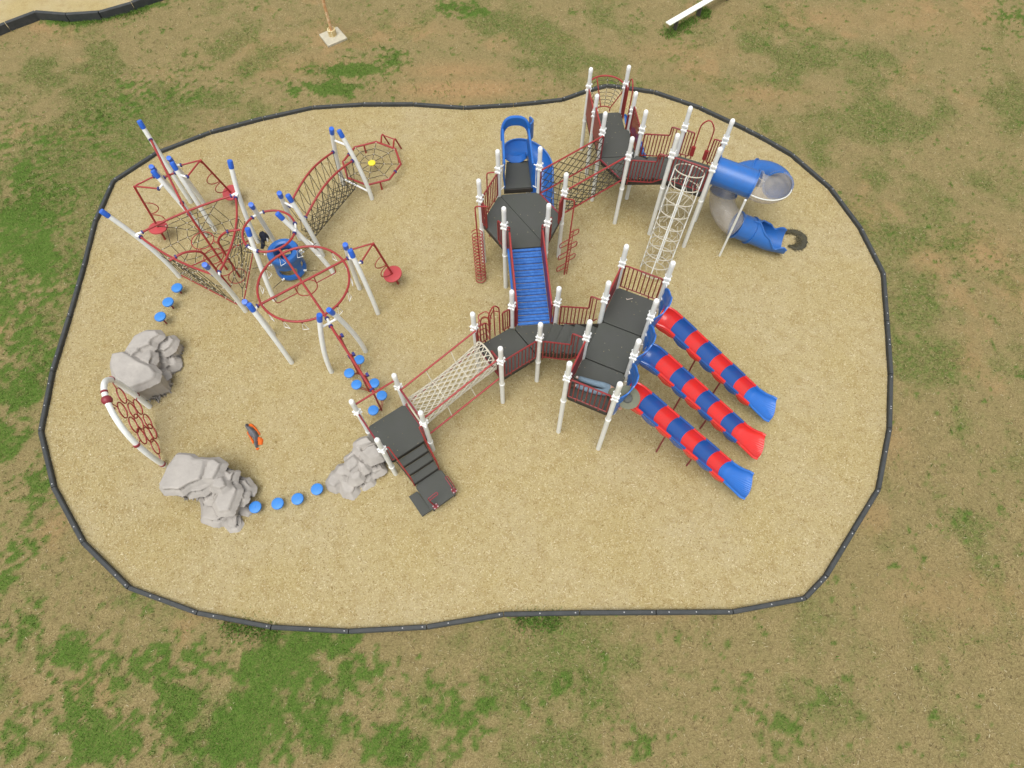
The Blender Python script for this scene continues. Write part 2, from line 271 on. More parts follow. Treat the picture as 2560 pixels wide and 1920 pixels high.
def cdf(f, o, seed):                             # noise flattened so that a threshold gives a known coverage
    t = np.quantile(fbm(_s[0], _s[1], f, o, seed), _q); return lambda x, y: np.interp(fbm(x, y, f, o, seed), t, _q)
C1, C2, C3 = cdf(1.1, 4, 31), cdf(6.2, 5, 37), cdf(.8, 6, 51)
def lush_mask(x, y):
    d = np.clip(lush_density(x, y), 0, .9); d = np.clip(d*(.35+1.15*C1(x, y)), 0, .88); a = sstep(1-d-.17, 1-d+.14, C2(x, y)*.8+.2*C1(x+4, y))*np.clip(.35+1.3*d+.5*C1(x+9, y), 0, 1); a = np.maximum(a, .9*sstep(.955, .985, C2(x*.8+50, y*.8))*sstep(.25, .6, C1(x+20, y+5)))
    return a
def dull_mask(x, y):
    d = np.clip(np.maximum(blobs(x, y, D['dull'])*.95, .8*blobs(x, y, D['lush']))+.22*sstep(.44, .62, fbm(x, y, .22, 3, 61))+.05, 0, .97); return sstep(1-d-.30, 1-d+.30, C3(x, y)*.6+C1(x+7, y+3)*.4)
# ------------------------------------------------------------------ ground sheet
def axis(lo, hi, st, far):
    a = np.arange(lo, hi+1e-6, st); f = np.array(far, float); return np.concatenate([lo-f[::-1], a, hi+f])
gx = axis(-24, 24, .075, [.5, 2, 8, 30, 120, 400]); gy = axis(-3.5, 30, .075, [.5, 2, 8, 30, 120, 400])
X, Y = np.meshgrid(gx, gy, indexing='ij'); nx, ny = X.shape
Z = -.05+.03*(fbm(X, Y, .5, 3, 3)-.5)+.014*(fbm(X, Y, 4, 2, 8)-.5)
lush = lush_mask(X, Y); dull = dull_mask(X, Y)
bare = np.clip(blobs(X, Y, D['bare'])*(.5+fbm(X, Y, .8, 3, 71))+.5*sstep(.62, .78, fbm(X, Y, .5, 4, 81)), 0, 1)
bk = np.clip(1.4*blobs(X, Y, D['bare'][:2]), 0, 1); dull *= 1-bk; lush *= 1-.9*bk; bare = np.maximum(bare, bk*.9); Z += lush*.03
def grid_mesh(name, X, Y, Z, attrs, keep=None):
    nx, ny = X.shape; me = bpy.data.meshes.new(name); idx = np.arange(nx*ny).reshape(nx, ny)
    q = np.stack([idx[:-1, :-1], idx[1:, :-1], idx[1:, 1:], idx[:-1, 1:]], -1).reshape(-1, 4)
    co = np.stack([X, Y, Z], -1).reshape(-1, 3)
    if keep is not None:
        q = q[keep.reshape(-1)]; used = np.unique(q); mp = np.zeros(nx*ny, int); mp[used] = np.arange(len(used)); q = mp[q]; co = co[used]; attrs = {k: a.reshape(-1)[used] for k, a in attrs.items()}
    me.vertices.add(len(co)); me.vertices.foreach_set('co', co.astype(np.float32).ravel())
    me.loops.add(q.size); me.loops.foreach_set('vertex_index', q.astype(np.int32).ravel()); me.polygons.add(len(q))
    me.polygons.foreach_set('loop_start', np.arange(0, q.size, 4, dtype=np.int32)); me.update(calc_edges=True)
    me.polygons.foreach_set('use_smooth', np.ones(len(q), bool))
    for k, a in attrs.items():
        t = me.attributes.new(k, 'FLOAT', 'POINT'); t.data.foreach_set('value', a.astype(np.float32).ravel())
    return me
class NT:
    def __init__(s, name):
        s.m = bpy.data.materials.new(name); s.m.use_nodes = True; s.t = s.m.node_tree; s.p = s.t.nodes['Principled BSDF']
        s.p.inputs['Roughness'].default_value = .95; s.p.inputs['Specular IOR Level'].default_value = .15
        s.tc = s.t.nodes.new('ShaderNodeTexCoord')
    def noise(s, sc, det=5, rough=.6, stretch=None):
        n = s.t.nodes.new('ShaderNodeTexNoise'); n.inputs['Scale'].default_value = sc; n.inputs['Detail'].default_value = det; n.inputs['Roughness'].default_value = rough
        src = s.tc.outputs['Object']
        if stretch:
            mp = s.t.nodes.new('ShaderNodeMapping'); mp.inputs['Scale'].default_value = stretch; s.t.links.new(src, mp.inputs[0]); src = mp.outputs[0]
        s.t.links.new(src, n.inputs['Vector']); return n.outputs['Fac']
    def ramp(s, f, stops):
        r = s.t.nodes.new('ShaderNodeValToRGB'); e = r.color_ramp.elements
        e[0].position, e[0].color = stops[0][0], (*stops[0][1], 1); e[1].position, e[1].color = stops[-1][0], (*stops[-1][1], 1)
        for p, c in stops[1:-1]: k = e.new(p); k.color = (*c, 1)
        s.t.links.new(f, r.inputs[0]); return r.outputs[0]
    def mix(s, f, a, b, mode='MIX'):
        m = s.t.nodes.new('ShaderNodeMix'); m.data_type = 'RGBA'; m.blend_type = mode
        for sock, v in ((m.inputs[0], f), (m.inputs[6], a), (m.inputs[7], b)):
            if isinstance(v, (int, float)): sock.default_value = v
            elif isinstance(v, tuple): sock.default_value = (*v, 1)
            else: s.t.links.new(v, sock)
        return m.outputs[2]
    def attr(s, n):
        a = s.t.nodes.new('ShaderNodeAttribute'); a.attribute_name = n; return a.outputs['Fac']
    def math(s, op, a, b=0.):
        m = s.t.nodes.new('ShaderNodeMath'); m.operation = op
        for k, v in enumerate((a, b)):
            if isinstance(v, (int, float)): m.inputs[k].default_value = v
            else: s.t.links.new(v, m.inputs[k])
        return m.outputs[0]
    def out(s, col, h=None, st=.5, dist=.02):
        s.t.links.new(col, s.p.inputs['Base Color'])
        if h is not None:
            b = s.t.nodes.new('ShaderNodeBump'); b.inputs['Strength'].default_value = st; b.inputs['Distance'].default_value = dist
            s.t.links.new(h, b.inputs['Height']); s.t.links.new(b.outputs[0], s.p.inputs['Normal'])
        return s.m
g = NT('dormant_turf')
fine = g.noise(26, 6, .75); strand = g.noise(14, 5, .7, (1, 2.6, 1)); mid = g.noise(1.7, 6, .65); big = g.noise(.35, 5, .6)
base = g.ramp(fine, [(.30, (.115, .088, .036)), (.5, (.238, .186, .083)), (.70, (.40, .33, .165))])
base = g.mix(g.ramp(mid, [(.38, (0, 0, 0)), (.65, (1, 1, 1))]), base, g.ramp(strand, [(.3, (.12, .096, .038)), (.72, (.31, .255, .115))]))
base = g.mix(g.math('MULTIPLY', g.attr('bare'), .95), base, g.ramp(g.noise(8, 6, .7), [(.3, (.27, .165, .075)), (.7, (.38, .25, .12))]))
dcol = g.ramp(strand, [(.28, (.052, .078, .014)), (.5, (.125, .155, .04)), (.74, (.245, .25, .092))])
base = g.mix(g.math('MULTIPLY', g.attr('dull'), g.ramp(g.noise(7, 5, .7), [(.35, (.25,)*3), (.6, (1,)*3)])), base, dcol)
lcol = g.ramp(g.noise(30, 5, .75), [(.3, (.03, .065, .008)), (.55, (.075, .15, .02)), (.75, (.16, .24, .048))])
base = g.mix(g.math('MULTIPLY', g.attr('lush'), g.ramp(fine, [(.3, (.3,)*3), (.52, (.95,)*3)])), base, lcol)
gm = g.out(base, fine, .8, .03)
me = grid_mesh('field', X, Y, Z, dict(lush=lush, dull=dull, bare=bare))
field = link('field', me, gm); field['kind'] = 'structure'
# ------------------------------------------------------------------ wood fibre surface inside the border
def chip_sheet(name, poly, st, box):
    x = np.arange(box[0], box[1], st); y = np.arange(box[2], box[3], st); X, Y = np.meshgrid(x, y, indexing='ij')
    Z = .035*(fbm(X, Y, .6, 3, 91)-.5)+.022*(fbm(X, Y, 3.5, 3, 95)-.5)
    cx = (X[:-1, :-1]+X[1:, 1:])/2; cy = (Y[:-1, :-1]+Y[1:, 1:])/2
    o = link(name, grid_mesh(name, X, Y, Z, {}, inside(cx, cy, poly)), CH); o['kind'] = 'structure'
c = NT('wood_fibre')
f1 = c.noise(30, 6, .8); f2 = c.noise(17, 5, .7, (1, 2.2, 1)); bigc = c.noise(.42, 4, .6); mid = c.noise(2.3, 5, .65)
col = c.ramp(f1, [(.28, (.17, .11, .038)), (.44, (.395, .315, .15)), (.6, (.52, .432, .228)), (.78, (.65, .575, .37))])
col = c.mix(.5, col, c.ramp(f2, [(.3, (.30, .217, .084)), (.7, (.57, .472, .232))]))
col = c.mix(c.ramp(bigc, [(.40, (0, 0, 0)), (.62, (.8,)*3)]), col, c.mix(.5, col, (.50, .43, .29)))
col = c.mix(c.ramp(mid, [(.36, (.45,)*3), (.5, (0, 0, 0))]), col, (.33, .235, .095))
CH = c.out(col, f1, 1., .04)
BORDER = D['border']; BX = (min(p[0] for p in BORDER)-.1, max(p[0] for p in BORDER)+.1, min(p[1] for p in BORDER)-.1, max(p[1] for p in BORDER)+.1)
chip_sheet('wood_chips', BORDER, .06, BX)
B2 = D['border2']; B2P = [tuple(p) for p in B2]+[(-14.5, 31), (-24, 31)]
chip_sheet('wood_chips', B2P, .12, (-24, -14, 24, 31))
# loose chips: thin slivers lying on the surface
def slivers(name, pts, lens, wid, m, zf, tint, tilt=.5):
    n = len(pts); a = RNG.rand(n)*2*PI; d = np.stack([np.cos(a), np.sin(a), (RNG.rand(n)-.5)*tilt], -1); s = np.stack([-np.sin(a), np.cos(a), (RNG.rand(n)-.5)*tilt], -1)
    c = np.stack([pts[:, 0], pts[:, 1], zf], -1); d *= lens[:, None]/2; s *= wid[:, None]/2
    co = np.stack([c-d-s*.6, c+d-s, c+d*.9+s*.7, c-d*1.1+s], 1).reshape(-1, 3)
    me = bpy.data.meshes.new(name); me.vertices.add(4*n); me.vertices.foreach_set('co', co.astype(np.float32).ravel())
    me.loops.add(4*n); me.loops.foreach_set('vertex_index', np.arange(4*n, dtype=np.int32)); me.polygons.add(n); me.polygons.foreach_set('loop_start', np.arange(0, 4*n, 4, dtype=np.int32)); me.update(calc_edges=True)
    t = me.attributes.new('tint', 'FLOAT', 'POINT'); t.data.foreach_set('value', np.repeat(tint, 4).astype(np.float32))
    o = link(name, me, m); o['kind'] = 'stuff'; return o
cm = NT('loose_wood_chip'); CM = cm.out(cm.ramp(cm.attr('tint'), [(0, (.20, .13, .045)), (.2, (.37, .285, .115)), (.55, (.48, .40, .21)), (.92, (.57, .49, .295)), (1, (.70, .64, .46))]))
N = 420000; P = np.stack([RNG.uniform(BX[0], BX[1], N), RNG.uniform(BX[2], BX[3], N)], -1); P = P[inside(P[:, 0], P[:, 1], BORDER)]
zf = .035*(fbm(P[:, 0], P[:, 1], .6, 3, 91)-.5)+.022*(fbm(P[:, 0], P[:, 1], 3.5, 3, 95)-.5)+.006+RNG.rand(len(P))*.008
slivers('loose_chips', P, RNG.uniform(.02, .06, len(P)), RNG.uniform(.008, .018, len(P)), CM, zf, RNG.rand(len(P)))
# straw on the turf, some of it washed out of the playground
N = 230000; P = np.stack([RNG.uniform(-23, 23, N), RNG.uniform(-3, 29, N)], -1); keep = ~inside(P[:, 0], P[:, 1], BORDER) & ~inside(P[:, 0], P[:, 1], B2P)
P = P[keep]; k = RNG.rand(len(P)) < (.25+.75*(1-lush_mask(P[:, 0], P[:, 1]))); P = P[k]
sm = NT('dry_straw'); SM = sm.out(sm.ramp(sm.attr('tint'), [(0, (.085, .06, .028)), (.5, (.22, .168, .078)), (.88, (.35, .285, .15)), (1, (.50, .44, .28))]))
slivers('straw', P, RNG.uniform(.03, .09, len(P)), RNG.uniform(.005, .013, len(P)), SM, -.045+RNG.rand(len(P))*.03, RNG.rand(len(P)), 1.)
# grass blades where the turf is green
def blades(name, P, h, w, stops):
    n = len(P); a = RNG.rand(n)*2*PI; c = np.stack([P[:, 0], P[:, 1], np.full(n, -.04)], -1); s = np.stack([np.cos(a), np.sin(a), 0*a], -1)*w[:, None]/2
    lean = np.stack([RNG.normal(0, .6, n)*h, RNG.normal(0, .6, n)*h, h], -1); co = np.stack([c-s, c+s, c+lean], 1).reshape(-1, 3)
    me = bpy.data.meshes.new(name); me.vertices.add(3*n); me.vertices.foreach_set('co', co.astype(np.float32).ravel()); me.loops.add(3*n); me.loops.foreach_set('vertex_index', np.arange(3*n, dtype=np.int32))
    me.polygons.add(n); me.polygons.foreach_set('loop_start', np.arange(0, 3*n, 3, dtype=np.int32)); me.update(calc_edges=True)
    t = me.attributes.new('tint', 'FLOAT', 'POINT'); t.data.foreach_set('value', np.repeat(RNG.rand(n), 3).astype(np.float32))
    mm = NT(name+'_blades'); o = link(name, me, mm.out(mm.ramp(mm.attr('tint'), stops))); o['kind'] = 'stuff'
N = 900000; P = np.stack([RNG.uniform(-23, 23, N), RNG.uniform(-3, 29, N)], -1); P = P[~inside(P[:, 0], P[:, 1], BORDER) & ~inside(P[:, 0], P[:, 1], B2P)]
P1 = P[RNG.rand(len(P)) < lush_mask(P[:, 0], P[:, 1])*.95]
blades('green_grass', P1, RNG.uniform(.03, .085, len(P1)), RNG.uniform(.012, .028, len(P1)), [(0, (.035, .075, .01)), (.5, (.082, .16, .022)), (1, (.18, .26, .055))])
P2 = P[RNG.rand(len(P)) < .8*dull_mask(P[:, 0], P[:, 1])]
blades('dull_grass', P2, RNG.uniform(.03, .06, len(P2)), RNG.uniform(.01, .02, len(P2)), [(0, (.055, .075, .018)), (.5, (.14, .16, .048)), (1, (.28, .26, .11))])
Pw = []
for a, b in D['verge']:                          # taller weeds against timbers and under the bench
    for _ in range(900):
        t = random.random(); q = lerp(a, b, t); Pw.append((q[0]+random.gauss(0, .11), q[1]+random.gauss(0, .16)))
Pw = np.array(Pw); blades('verge_weeds', Pw, RNG.uniform(.05, .12, len(Pw)), RNG.uniform(.02, .035, len(Pw)), [(0, (.05, .10, .015)), (.5, (.10, .19, .03)), (1, (.18, .28, .06))])
# ------------------------------------------------------------------ border timbers
STK = MB().rev((0, 0, 0), [(.017, 0), (.017, .005), (.009, .010)], 8).mesh('stake_head')
def border(label, pts, closed, w, h, z0, stakes=True):
    t = thing('playground_border', label, 'border', (*pts[0][:2], 0), 'plastic timber borders'); n = len(pts)
    for i in range(n if closed else n-1):
        a, b = A3(pts[i]), A3(pts[(i+1) % n]); L = np.linalg.norm(b-a); k = max(1, round(L/1.35)) if closed else 1
        for j in range(k):
            p, q = lerp(a, b, j/k), lerp(a, b, (j+1)/k); d = nrm(q-p); p = p+d*.012; q = q-d*.012; s = V(-d[1], d[0], 0); mb = MB()
            sec = [(-w/2, z0), (-w/2, h-.02), (-w/2+.02, h), (w/2-.02, h), (w/2, h-.02), (w/2, z0)]; dz = random.uniform(-.008, .008)
            vs = [(*(e+s[:2]*o), zz+dz) for e in (p, q) for o, zz in sec]; m = len(sec)
            mb.add(vs, [tuple(range(m)), tuple(range(2*m-1, m-1, -1))]+[(x, (x+1) % m, (x+1) % m+m, x+m) for x in range(m)])
            o = build(mb, 'border_timber', 'timber', t, False)
            if stakes:
                for u in ([.05] + [random.uniform(.25, .9) for _ in range(random.choice((1, 1, 2)))]):
                    e = lerp(p, q, u); inst('stake_head', STK, 'stake', o, (e[0], e[1], h+dz))
    return t
border('long curved border of black plastic timbers enclosing the whole playground', BORDER, True, .115, .13, -.15)
border('taller black border of another chip area in the far left corner', [tuple(p) for p in B2], False, .15, .30, -.2, False)
# ================================================================== deck towers
CAPM = MB().rev((0, 0, 0), [(.069, -.07), (.069, .02), (.064, .045), (.048, .07), (.025, .085), (.005, .09)], 16).mesh('cap')
def ear_collar():
    mb = MB().rev((0, 0, 0), [(.074, -.035), (.08, -.03), (.08, .03), (.074, .035)], 16)
    for a in (.4, 1.97, 3.54, 5.1): mb.box((math.cos(a)*.092, math.sin(a)*.092, 0), (math.cos(a)*.022, math.sin(a)*.022, 0), (-math.sin(a)*.022, math.cos(a)*.022, 0), (0, 0, .022))
    return mb.mesh('collar')
COLM = ear_collar(); RINGM = MB().rev((0, 0, 0), [(.068, -.03), (.077, -.026), (.077, .026), (.068, .03)], 16).mesh('ring')
POSTM = {}
def post(t, p, top, deck):
    key = round(top, 2)
    if key not in POSTM: POSTM[key] = MB().tube([(0, 0, -.05), (0, 0, top*.5), (0, 0, top-.06)], .064, 16).mesh('post')
    o = inst('post', POSTM[key], 'white', t, (p[0], p[1], 0))
    inst('cap', CAPM, 'cap', o, (p[0], p[1], top-.06))
    for z, me in ((deck+1.12, COLM), (deck+.96, COLM), (deck-.28, RINGM)): inst('collar' if me is COLM else 'ring', me, 'cap', o, (p[0], p[1], z))
    return o
def deckpoly(t, poly, z, inset=.02):
    c = sum(A3(p)[:2] for p in poly)/len(poly); q = []
    n = len(poly)
    for i in range(n):          # cut the corners at the posts
        p, a, b = A3(poly[i])[:2], A3(poly[i-1])[:2], A3(poly[(i+1) % n])[:2]
        for e in (a, b): v = p+nrm(e-p)*.085; q.append(v+nrm(c-v)*inset)
    o = build(MB().prism(q, z-.06, z, .008), 'deck_panel', 'deck', t, False)
    sk = []
    build(MB().prism([v+nrm(c-v)*.012 for v in q], z-.20, z-.062), 'deck_skirt', 'deckedge', o, False)
    n = 9; P = []
    while len(P) < n:
        q_ = c+RNG.uniform(-.75, .75, 2)
        if inside(np.array([q_[0]]), np.array([q_[1]]), [tuple(v) for v in q])[0]: P.append(q_)
    P = np.array(P); tc = slivers('tracked_chips', P-org(o)[:2], RNG.uniform(.015, .035, n), RNG.uniform(.006, .011, n), CM, np.full(n, z+.004), RNG.rand(n), .1); tc.parent = o
    return o
def rail(t, a, b, z, h=.95, n=9, gap=.1, m='dred', name='guardrail', zb=None, zt=None, bottom=.07):
    """barred panel from a to b; zb / zt are floor heights at both ends for sloping panels"""
    a, b = A3(a)[:2], A3(b)[:2]; d = nrm(b-a); L = np.linalg.norm(b-a); p, q = a+d*gap, b-d*gap; z0, z1 = (z, z) if zb is None else (zb, zt)
    c = lambda e, zz: (e[0], e[1], zz); mb = MB()
    pts = rounded([c(p, z0+bottom), c(p, z0+h), c(q, z1+h), c(q, z1+bottom)], .06); mb.tube(pts, .023, 8); mb.tube([c(p, z0+bottom), c(q, z1+bottom)], .016, 8)
    for e, zz in ((a+d*.05, z0), (b-d*.05, z1)): mb.tube([c(e, zz+h-.06), c(a+d*gap if zz == z0 and np.allclose(e, a+d*.05) else q, zz+h-.06)], .02, 8)
    for f in (.2, .8): e = lerp(p, q, f); zz = z0+(z1-z0)*f; mb.tube([c(e, zz+bottom), c(e, zz-.03)], .02, 6)
    o = build(mb, name, m, t)
    for i in range(1, n): f = i/n; e = p+(q-p)*f; zz = z0+(z1-z0)*f; vbar(o, 'bar', c(e, zz+bottom), h-bottom, .0155, m)
    return o
def solid(t, a, b, z, h=.95, name='solid_panel'):
    a, b = A3(a)[:2], A3(b)[:2]; d = nrm(b-a); p, q = a+d*.08, b-d*.08
    o = build(MB().bar((*p, z+h/2), (*q, z+h/2), .028, h-.1), name, 'maroon', t, False)
    build(MB().tube([(*p, z+h-.03), (*q, z+h-.03)], .024, 8), 'top_tube', 'red', o)
    build(MB().tube([(*p, z+.05), (*q, z+.05)], .018, 8), 'bottom_tube', 'red', o)
    return o
def steps(t, a0, a1, b0, b1, zl, zh, n, name='step'):
    """treads climbing from edge a0-a1 at zl to edge b0-b1 at zh"""
    a0, a1, b0, b1 = [A3(q)[:2] for q in (a0, a1, b0, b1)]
    for i in range(n):
        f, g = (i+.02)/n, (i+.98)/n; z = zl+(zh-zl)*(i+1)/(n+1)
        poly = [lerp(lerp(a0, a1, u), lerp(b0, b1, u), w) for u, w in ((.1, f), (.9, f), (.9, g), (.1, g))]
        o = build(MB().prism(poly, z-.05, z, .006), name, 'deck', t, False)
        P0, P1 = poly[0], poly[1]; build(MB().bar((*P0, z-.11), (*P1, z-.11), .012, .115), 'riser', 'deckedge', o, False)
    for u in (.08, .92):
        p, q = lerp(a0, a1, u), lerp(b0, b1, u)
        mb = MB(); d = nrm(q-p); s = V(-d[1], d[0])*.012; P = [(p, zl-.22), (p, zl+.02), (q, zh-.02), (q, zh-.24)]
        vs = [(*(e+s*k), z) for k in (-1, 1) for e, z in P]; mb.add(vs, [(0, 1, 2, 3), (7, 6, 5, 4), (0, 4, 5, 1), (1, 5, 6, 2), (2, 6, 7, 3), (3, 7, 4, 0)])
        build(mb, 'stringer', 'deckedge', t, False)
def stair_rail(t, a, b, zl, zh, n=9, kick=.74):
    """sloping bars that step up at the top end, as on the photo"""
    a, b = A3(a)[:2], A3(b)[:2]; d = nrm(b-a); p, q = a+d*.12, b-d*.1; c = lambda e, z: (e[0], e[1], z); k = lerp(p, q, kick)
    zk = zl+(zh-zl)*kick*.55; h = .92; mb = MB()
    mb.tube(rounded([c(p, zl+.08), c(p, zl+h), c(k, zk+h), c(k, zh+h), c(q, zh+h)], .05), .023, 8)
    mb.tube(rounded([c(p, zl+.08), c(k, zk+.1), c(q, zh+.02)], .05), .017, 8); mb.tube([c(p, zl+.08), c(p, zl-.05)], .018, 6); mb.tube([c(a+d*.05, zl+h-.03), c(p, zl+h-.03)], .02, 8)
    o = build(mb, 'stair_rail', 'dred', t)
    for i in range(1, n):
        f = i/n; e = lerp(p, q, f); lo = zl+.08+(zk-zl+.02)*min(f/kick, 1) if f <= kick else zk+.1+(zh-zk-.08)*(f-kick)/(1-kick); hi = zl+h+(zk-zl)*f/kick if f <= kick else zh+h
        vbar(o, 'bar', c(e, lo), hi-lo, .0155, 'dred')
# ---- slide tower
S = 1.22; ga = -.4501; gc, gs = math.cos(ga), math.sin(ga); ZS = 2.41
def grid(i, j): return V(2.902+gc*S*j+gs*S*i, 9.956+gs*S*j-gc*S*i)
PP = [grid(i, 0) for i in range(4)]; QQ = [grid(i, 1) for i in range(4)]
T1 = thing('deck_tower', 'long three-square dark deck on eight white posts that the three striped slides start from', 'play tower', (*grid(1.5, .5), 0), 'deck towers of the play structure')
for p in PP+QQ: post(T1, p, 4.15, ZS)
for i in range(3): deckpoly(T1, [PP[i], QQ[i], QQ[i+1], PP[i+1]], ZS)
rail(T1, PP[0], QQ[0], ZS, .98, 9); rail(T1, PP[3], QQ[3], ZS, .98, 9); solid(T1, PP[0], PP[1], ZS); solid(T1, PP[2], PP[3], ZS)
out = V(gc, gs)
def hood(i):                                     # moulded blue slide entrance: one shell with an opening
    a, b = QQ[i], QQ[i+1]; mb = MB()
    def shell(x, v):
        off = .04+.25*math.sin(PI*x)**.8*(.35+.65*v)+.008*math.sin(v*PI*6+x*3); p = lerp(a, b, .06+.88*x)+out*off
        return (p[0], p[1], ZS-.12+1.12*v*(.80+.2*math.sin(PI*x)+.03*math.sin(PI*x*7)))
    mb.sheet(lambda u, v: shell(.25*u, v), 6, 18, .03); mb.sheet(lambda u, v: shell(.75+.25*u, v), 6, 18, .03); mb.sheet(lambda u, v: shell(.25+.50*u, .58+.42*v), 14, 6, .03)
    build(mb, 'entrance_hood', 'lblue', T1)
    for e, f in ((a, b), (b, a)):
        br = MB(); d = nrm(f-e); br.tube([(*(e+d*.07), ZS+.25), (*(e+d*.07), ZS+.95)], .012, 6)
        for z in (.3, .9): br.tube([(*e, ZS+z), (*(e+d*.12+out*.06), ZS+z)], .014, 6)
        build(br, 'hood_bracket', 'cap', T1)
for i in range(3): hood(i)
# ---- middle lower tower
Rp = dict(zip('12534', [V(-.981, 8.627), V(.022, 9.29), V(1.25, 9.378), V(.737, 8.295), V(-.276, 7.612)])); ZR = 1.48
T2 = thing('deck_tower', 'middle deck of square plus triangle at the foot of the blue slatted bridge', 'play tower', (.2, 8.6, 0), 'deck towers of the play structure')
for p in Rp.values(): post(T2, p, 3.2, ZR)
deckpoly(T2, [Rp['1'], Rp['4'], Rp['3'], Rp['2']], ZR); deckpoly(T2, [Rp['2'], Rp['3'], Rp['5']], ZR)
rail(T2, Rp['4'], Rp['3'], ZR, .95, 9)
a, b = Rp['1'], Rp['2']; rail(T2, a, lerp(a, b, .36), ZR, .95, 3, .08); rail(T2, lerp(a, b, .68), b, ZR, .95, 3, .08)
rail(T2, Rp['4'], lerp(Rp['4'], Rp['1'], .42), ZR, .95, 5, .08); rail(T2, lerp(Rp['4'], Rp['1'], .86), Rp['1'], ZR, .95, 2, .05)
for i, u in enumerate((.04, .96)):
    e = lerp(Rp['2'], Rp['5'], u); f = lerp(Rp['2'], Rp['5'], .11 if i == 0 else .87); rail(T2, e, f, ZR, .95, 1, .02)
steps(T2, Rp['3'], Rp['5'], PP[2], PP[1], ZR, ZS, 4)
stair_rail(T2, Rp['5'], PP[1], ZR, ZS, 10); stair_rail(T2, Rp['3'], PP[2], ZR, ZS, 10)
# arched loop ladder on the outer edge R1-R2
lt = thing('loop_ladder', 'red climbing ladder of stacked arched loops on the edge of the middle deck', 'climber', (*lerp(a, b, .5), 0)); n_ = V(-.551, .834)
e0, e1 = lerp(a, b, .38), lerp(a, b, .66)
mb = MB(); mb.tube(rounded([(*(e0), ZR), (*e0, ZR+1.25), (*lerp(e0, e1, .5), ZR+1.55), (*e1, ZR+1.3), (*e1, ZR)], .25, 6), .019, 8); mb.tube([(*lerp(e0, e1, .5), ZR+.02), (*lerp(e0, e1, .5), ZR+1.44)], .017, 8)
build(mb, 'entry_arch', 'red', lt)
mb = MB()
for e in (e0, e1): mb.tube(rounded([(*e, ZR+1.1), (*(e+n_*.32), ZR+.75), (*(e+n_*.5), ZR+.2), (*(e+n_*.62), .0)], .3, 6), .018, 8)
build(mb, 'side_rail', 'red', lt)
for k in range(5):
    z = .25+k*.36; off = .62-.12*z; p, q = e0+n_*off, e1+n_*off; w = n_*.24
    build(MB().tube(rounded([(*p, z), (*(p+w), z+.12), (*(q+w), z+.12), (*q, z)], .16, 5), .016, 8), 'loop_rung', 'red', lt)
# ---- low tower with the transfer steps
Vp = dict(zip('1234', [V(-3.973, 6.48), V(-2.971, 7.189), V(-2.246, 6.158), V(-3.253, 5.457)])); ZV = .916
T3 = thing('deck_tower', 'lowest square deck on four white posts beside the small rock, nearest the camera', 'play tower', (*sum(Vp.values())/4, 0), 'deck towers of the play structure')
for p in Vp.values(): post(T3, p, 2.63, ZV)
deckpoly(T3, [Vp[k] for k in '1234'], ZV)
build(MB().tube([(*Vp['1'], ZV+1.0), (*Vp['4'], ZV+1.0)], .024, 10), 'side_rail', 'maroon', T3)
build(MB().tube([(*Vp['1'], 2.36), (*Vp['2'], 2.36)], .026, 10), 'overhead_rail', 'red', T3)
mb = MB()
for z in (ZV+1.06, ZV+1.0): mb.tube([(*Vp['2'], z), (*Vp['3'], z)], .024, 10)
build(mb, 'tunnel_header', 'maroon', T3)
od = nrm(V(Vp['3'][0]-Vp['2'][0], Vp['3'][1]-Vp['2'][1])); ed = nrm(Vp['3']-Vp['4'])
L0, R0 = lerp(Vp['4'], Vp['3'], .1), lerp(Vp['4'], Vp['3'], .9)
# transfer platform corners (measured): upper-left, upper-right, lower-right, lower-left
pl = [V(-2.647, 5.0), V(-1.972, 5.481), V(-1.491, 4.796), V(-2.159, 4.302)]
for i in range(3):
    f, g = (i+.04)/3, (i+.97)/3; z = ZV-(i+1)*(ZV-.36)/4
    s0, s1 = lerp(Vp['4'], Vp['3'], .16), lerp(Vp['4'], Vp['3'], .84); q0, q1 = lerp(pl[0], pl[1], .02), lerp(pl[0], pl[1], .93)
    poly = [lerp(s0, q0, f), lerp(s1, q1, f), lerp(s1, q1, g), lerp(s0, q0, g)]
    o = build(MB().prism(poly, z-.06, z, .006), 'step', 'deck', T3, False); build(MB().bar((*lerp(s0, q0, g), z-.1), (*lerp(s1, q1, g), z-.1), .012, .1), 'riser', 'deckedge', o, False)
for s_, e_ in ((.13, .0), (.87, .95)):
    p = lerp(Vp['4'], Vp['3'], s_); q = lerp(pl[0], pl[1], e_); e = Vp['4'] if s_ < .5 else Vp['3']; z = ZV; mb = MB()
    mb.tube(rounded([(*e, z+.95), (*lerp(e, p, .8), z+.97), (*p, z+.95), (*q, .36+.62), (*q, .36)], .1, 5), .018, 8); mb.tube([(*lerp(e, p, .6), z+.96), (*lerp(e, p, .6), z+.06), (*p, z+.06)], .014, 6)
    o = build(mb, 'step_handrail', 'red', T3)
    if s_ > .5:
        for k in range(1, 7): f = k/7; r_ = lerp(p, q, f); vbar(o, 'bar', (*r_, ZV-(ZV-.36)*f+.05), .66, .011, 'dred')
mb = MB()
for s_, e_ in ((.14, .03), (.86, .92)):
    p, q = lerp(Vp['4'], Vp['3'], s_), lerp(pl[0], pl[1], e_); mb.bar((*p, ZV-.2), (*q, .26), .012, .22)
build(mb, 'stringer', 'deckedge', T3, False)
st = thing('transfer_platform', 'low dark square platform with two red grab handles at the foot of the steps', 'platform', (*sum(pl)/4, 0))
def cut(P, c): 
    n = len(P); q = []
    for i in range(n): q += [P[i]+nrm(P[i-1]-P[i])*c, P[i]+nrm(P[(i+1) % n]-P[i])*c]
    return q
build(MB().prism(cut(pl, .07), .27, .36, .01), 'platform_top', 'deck', st, False)
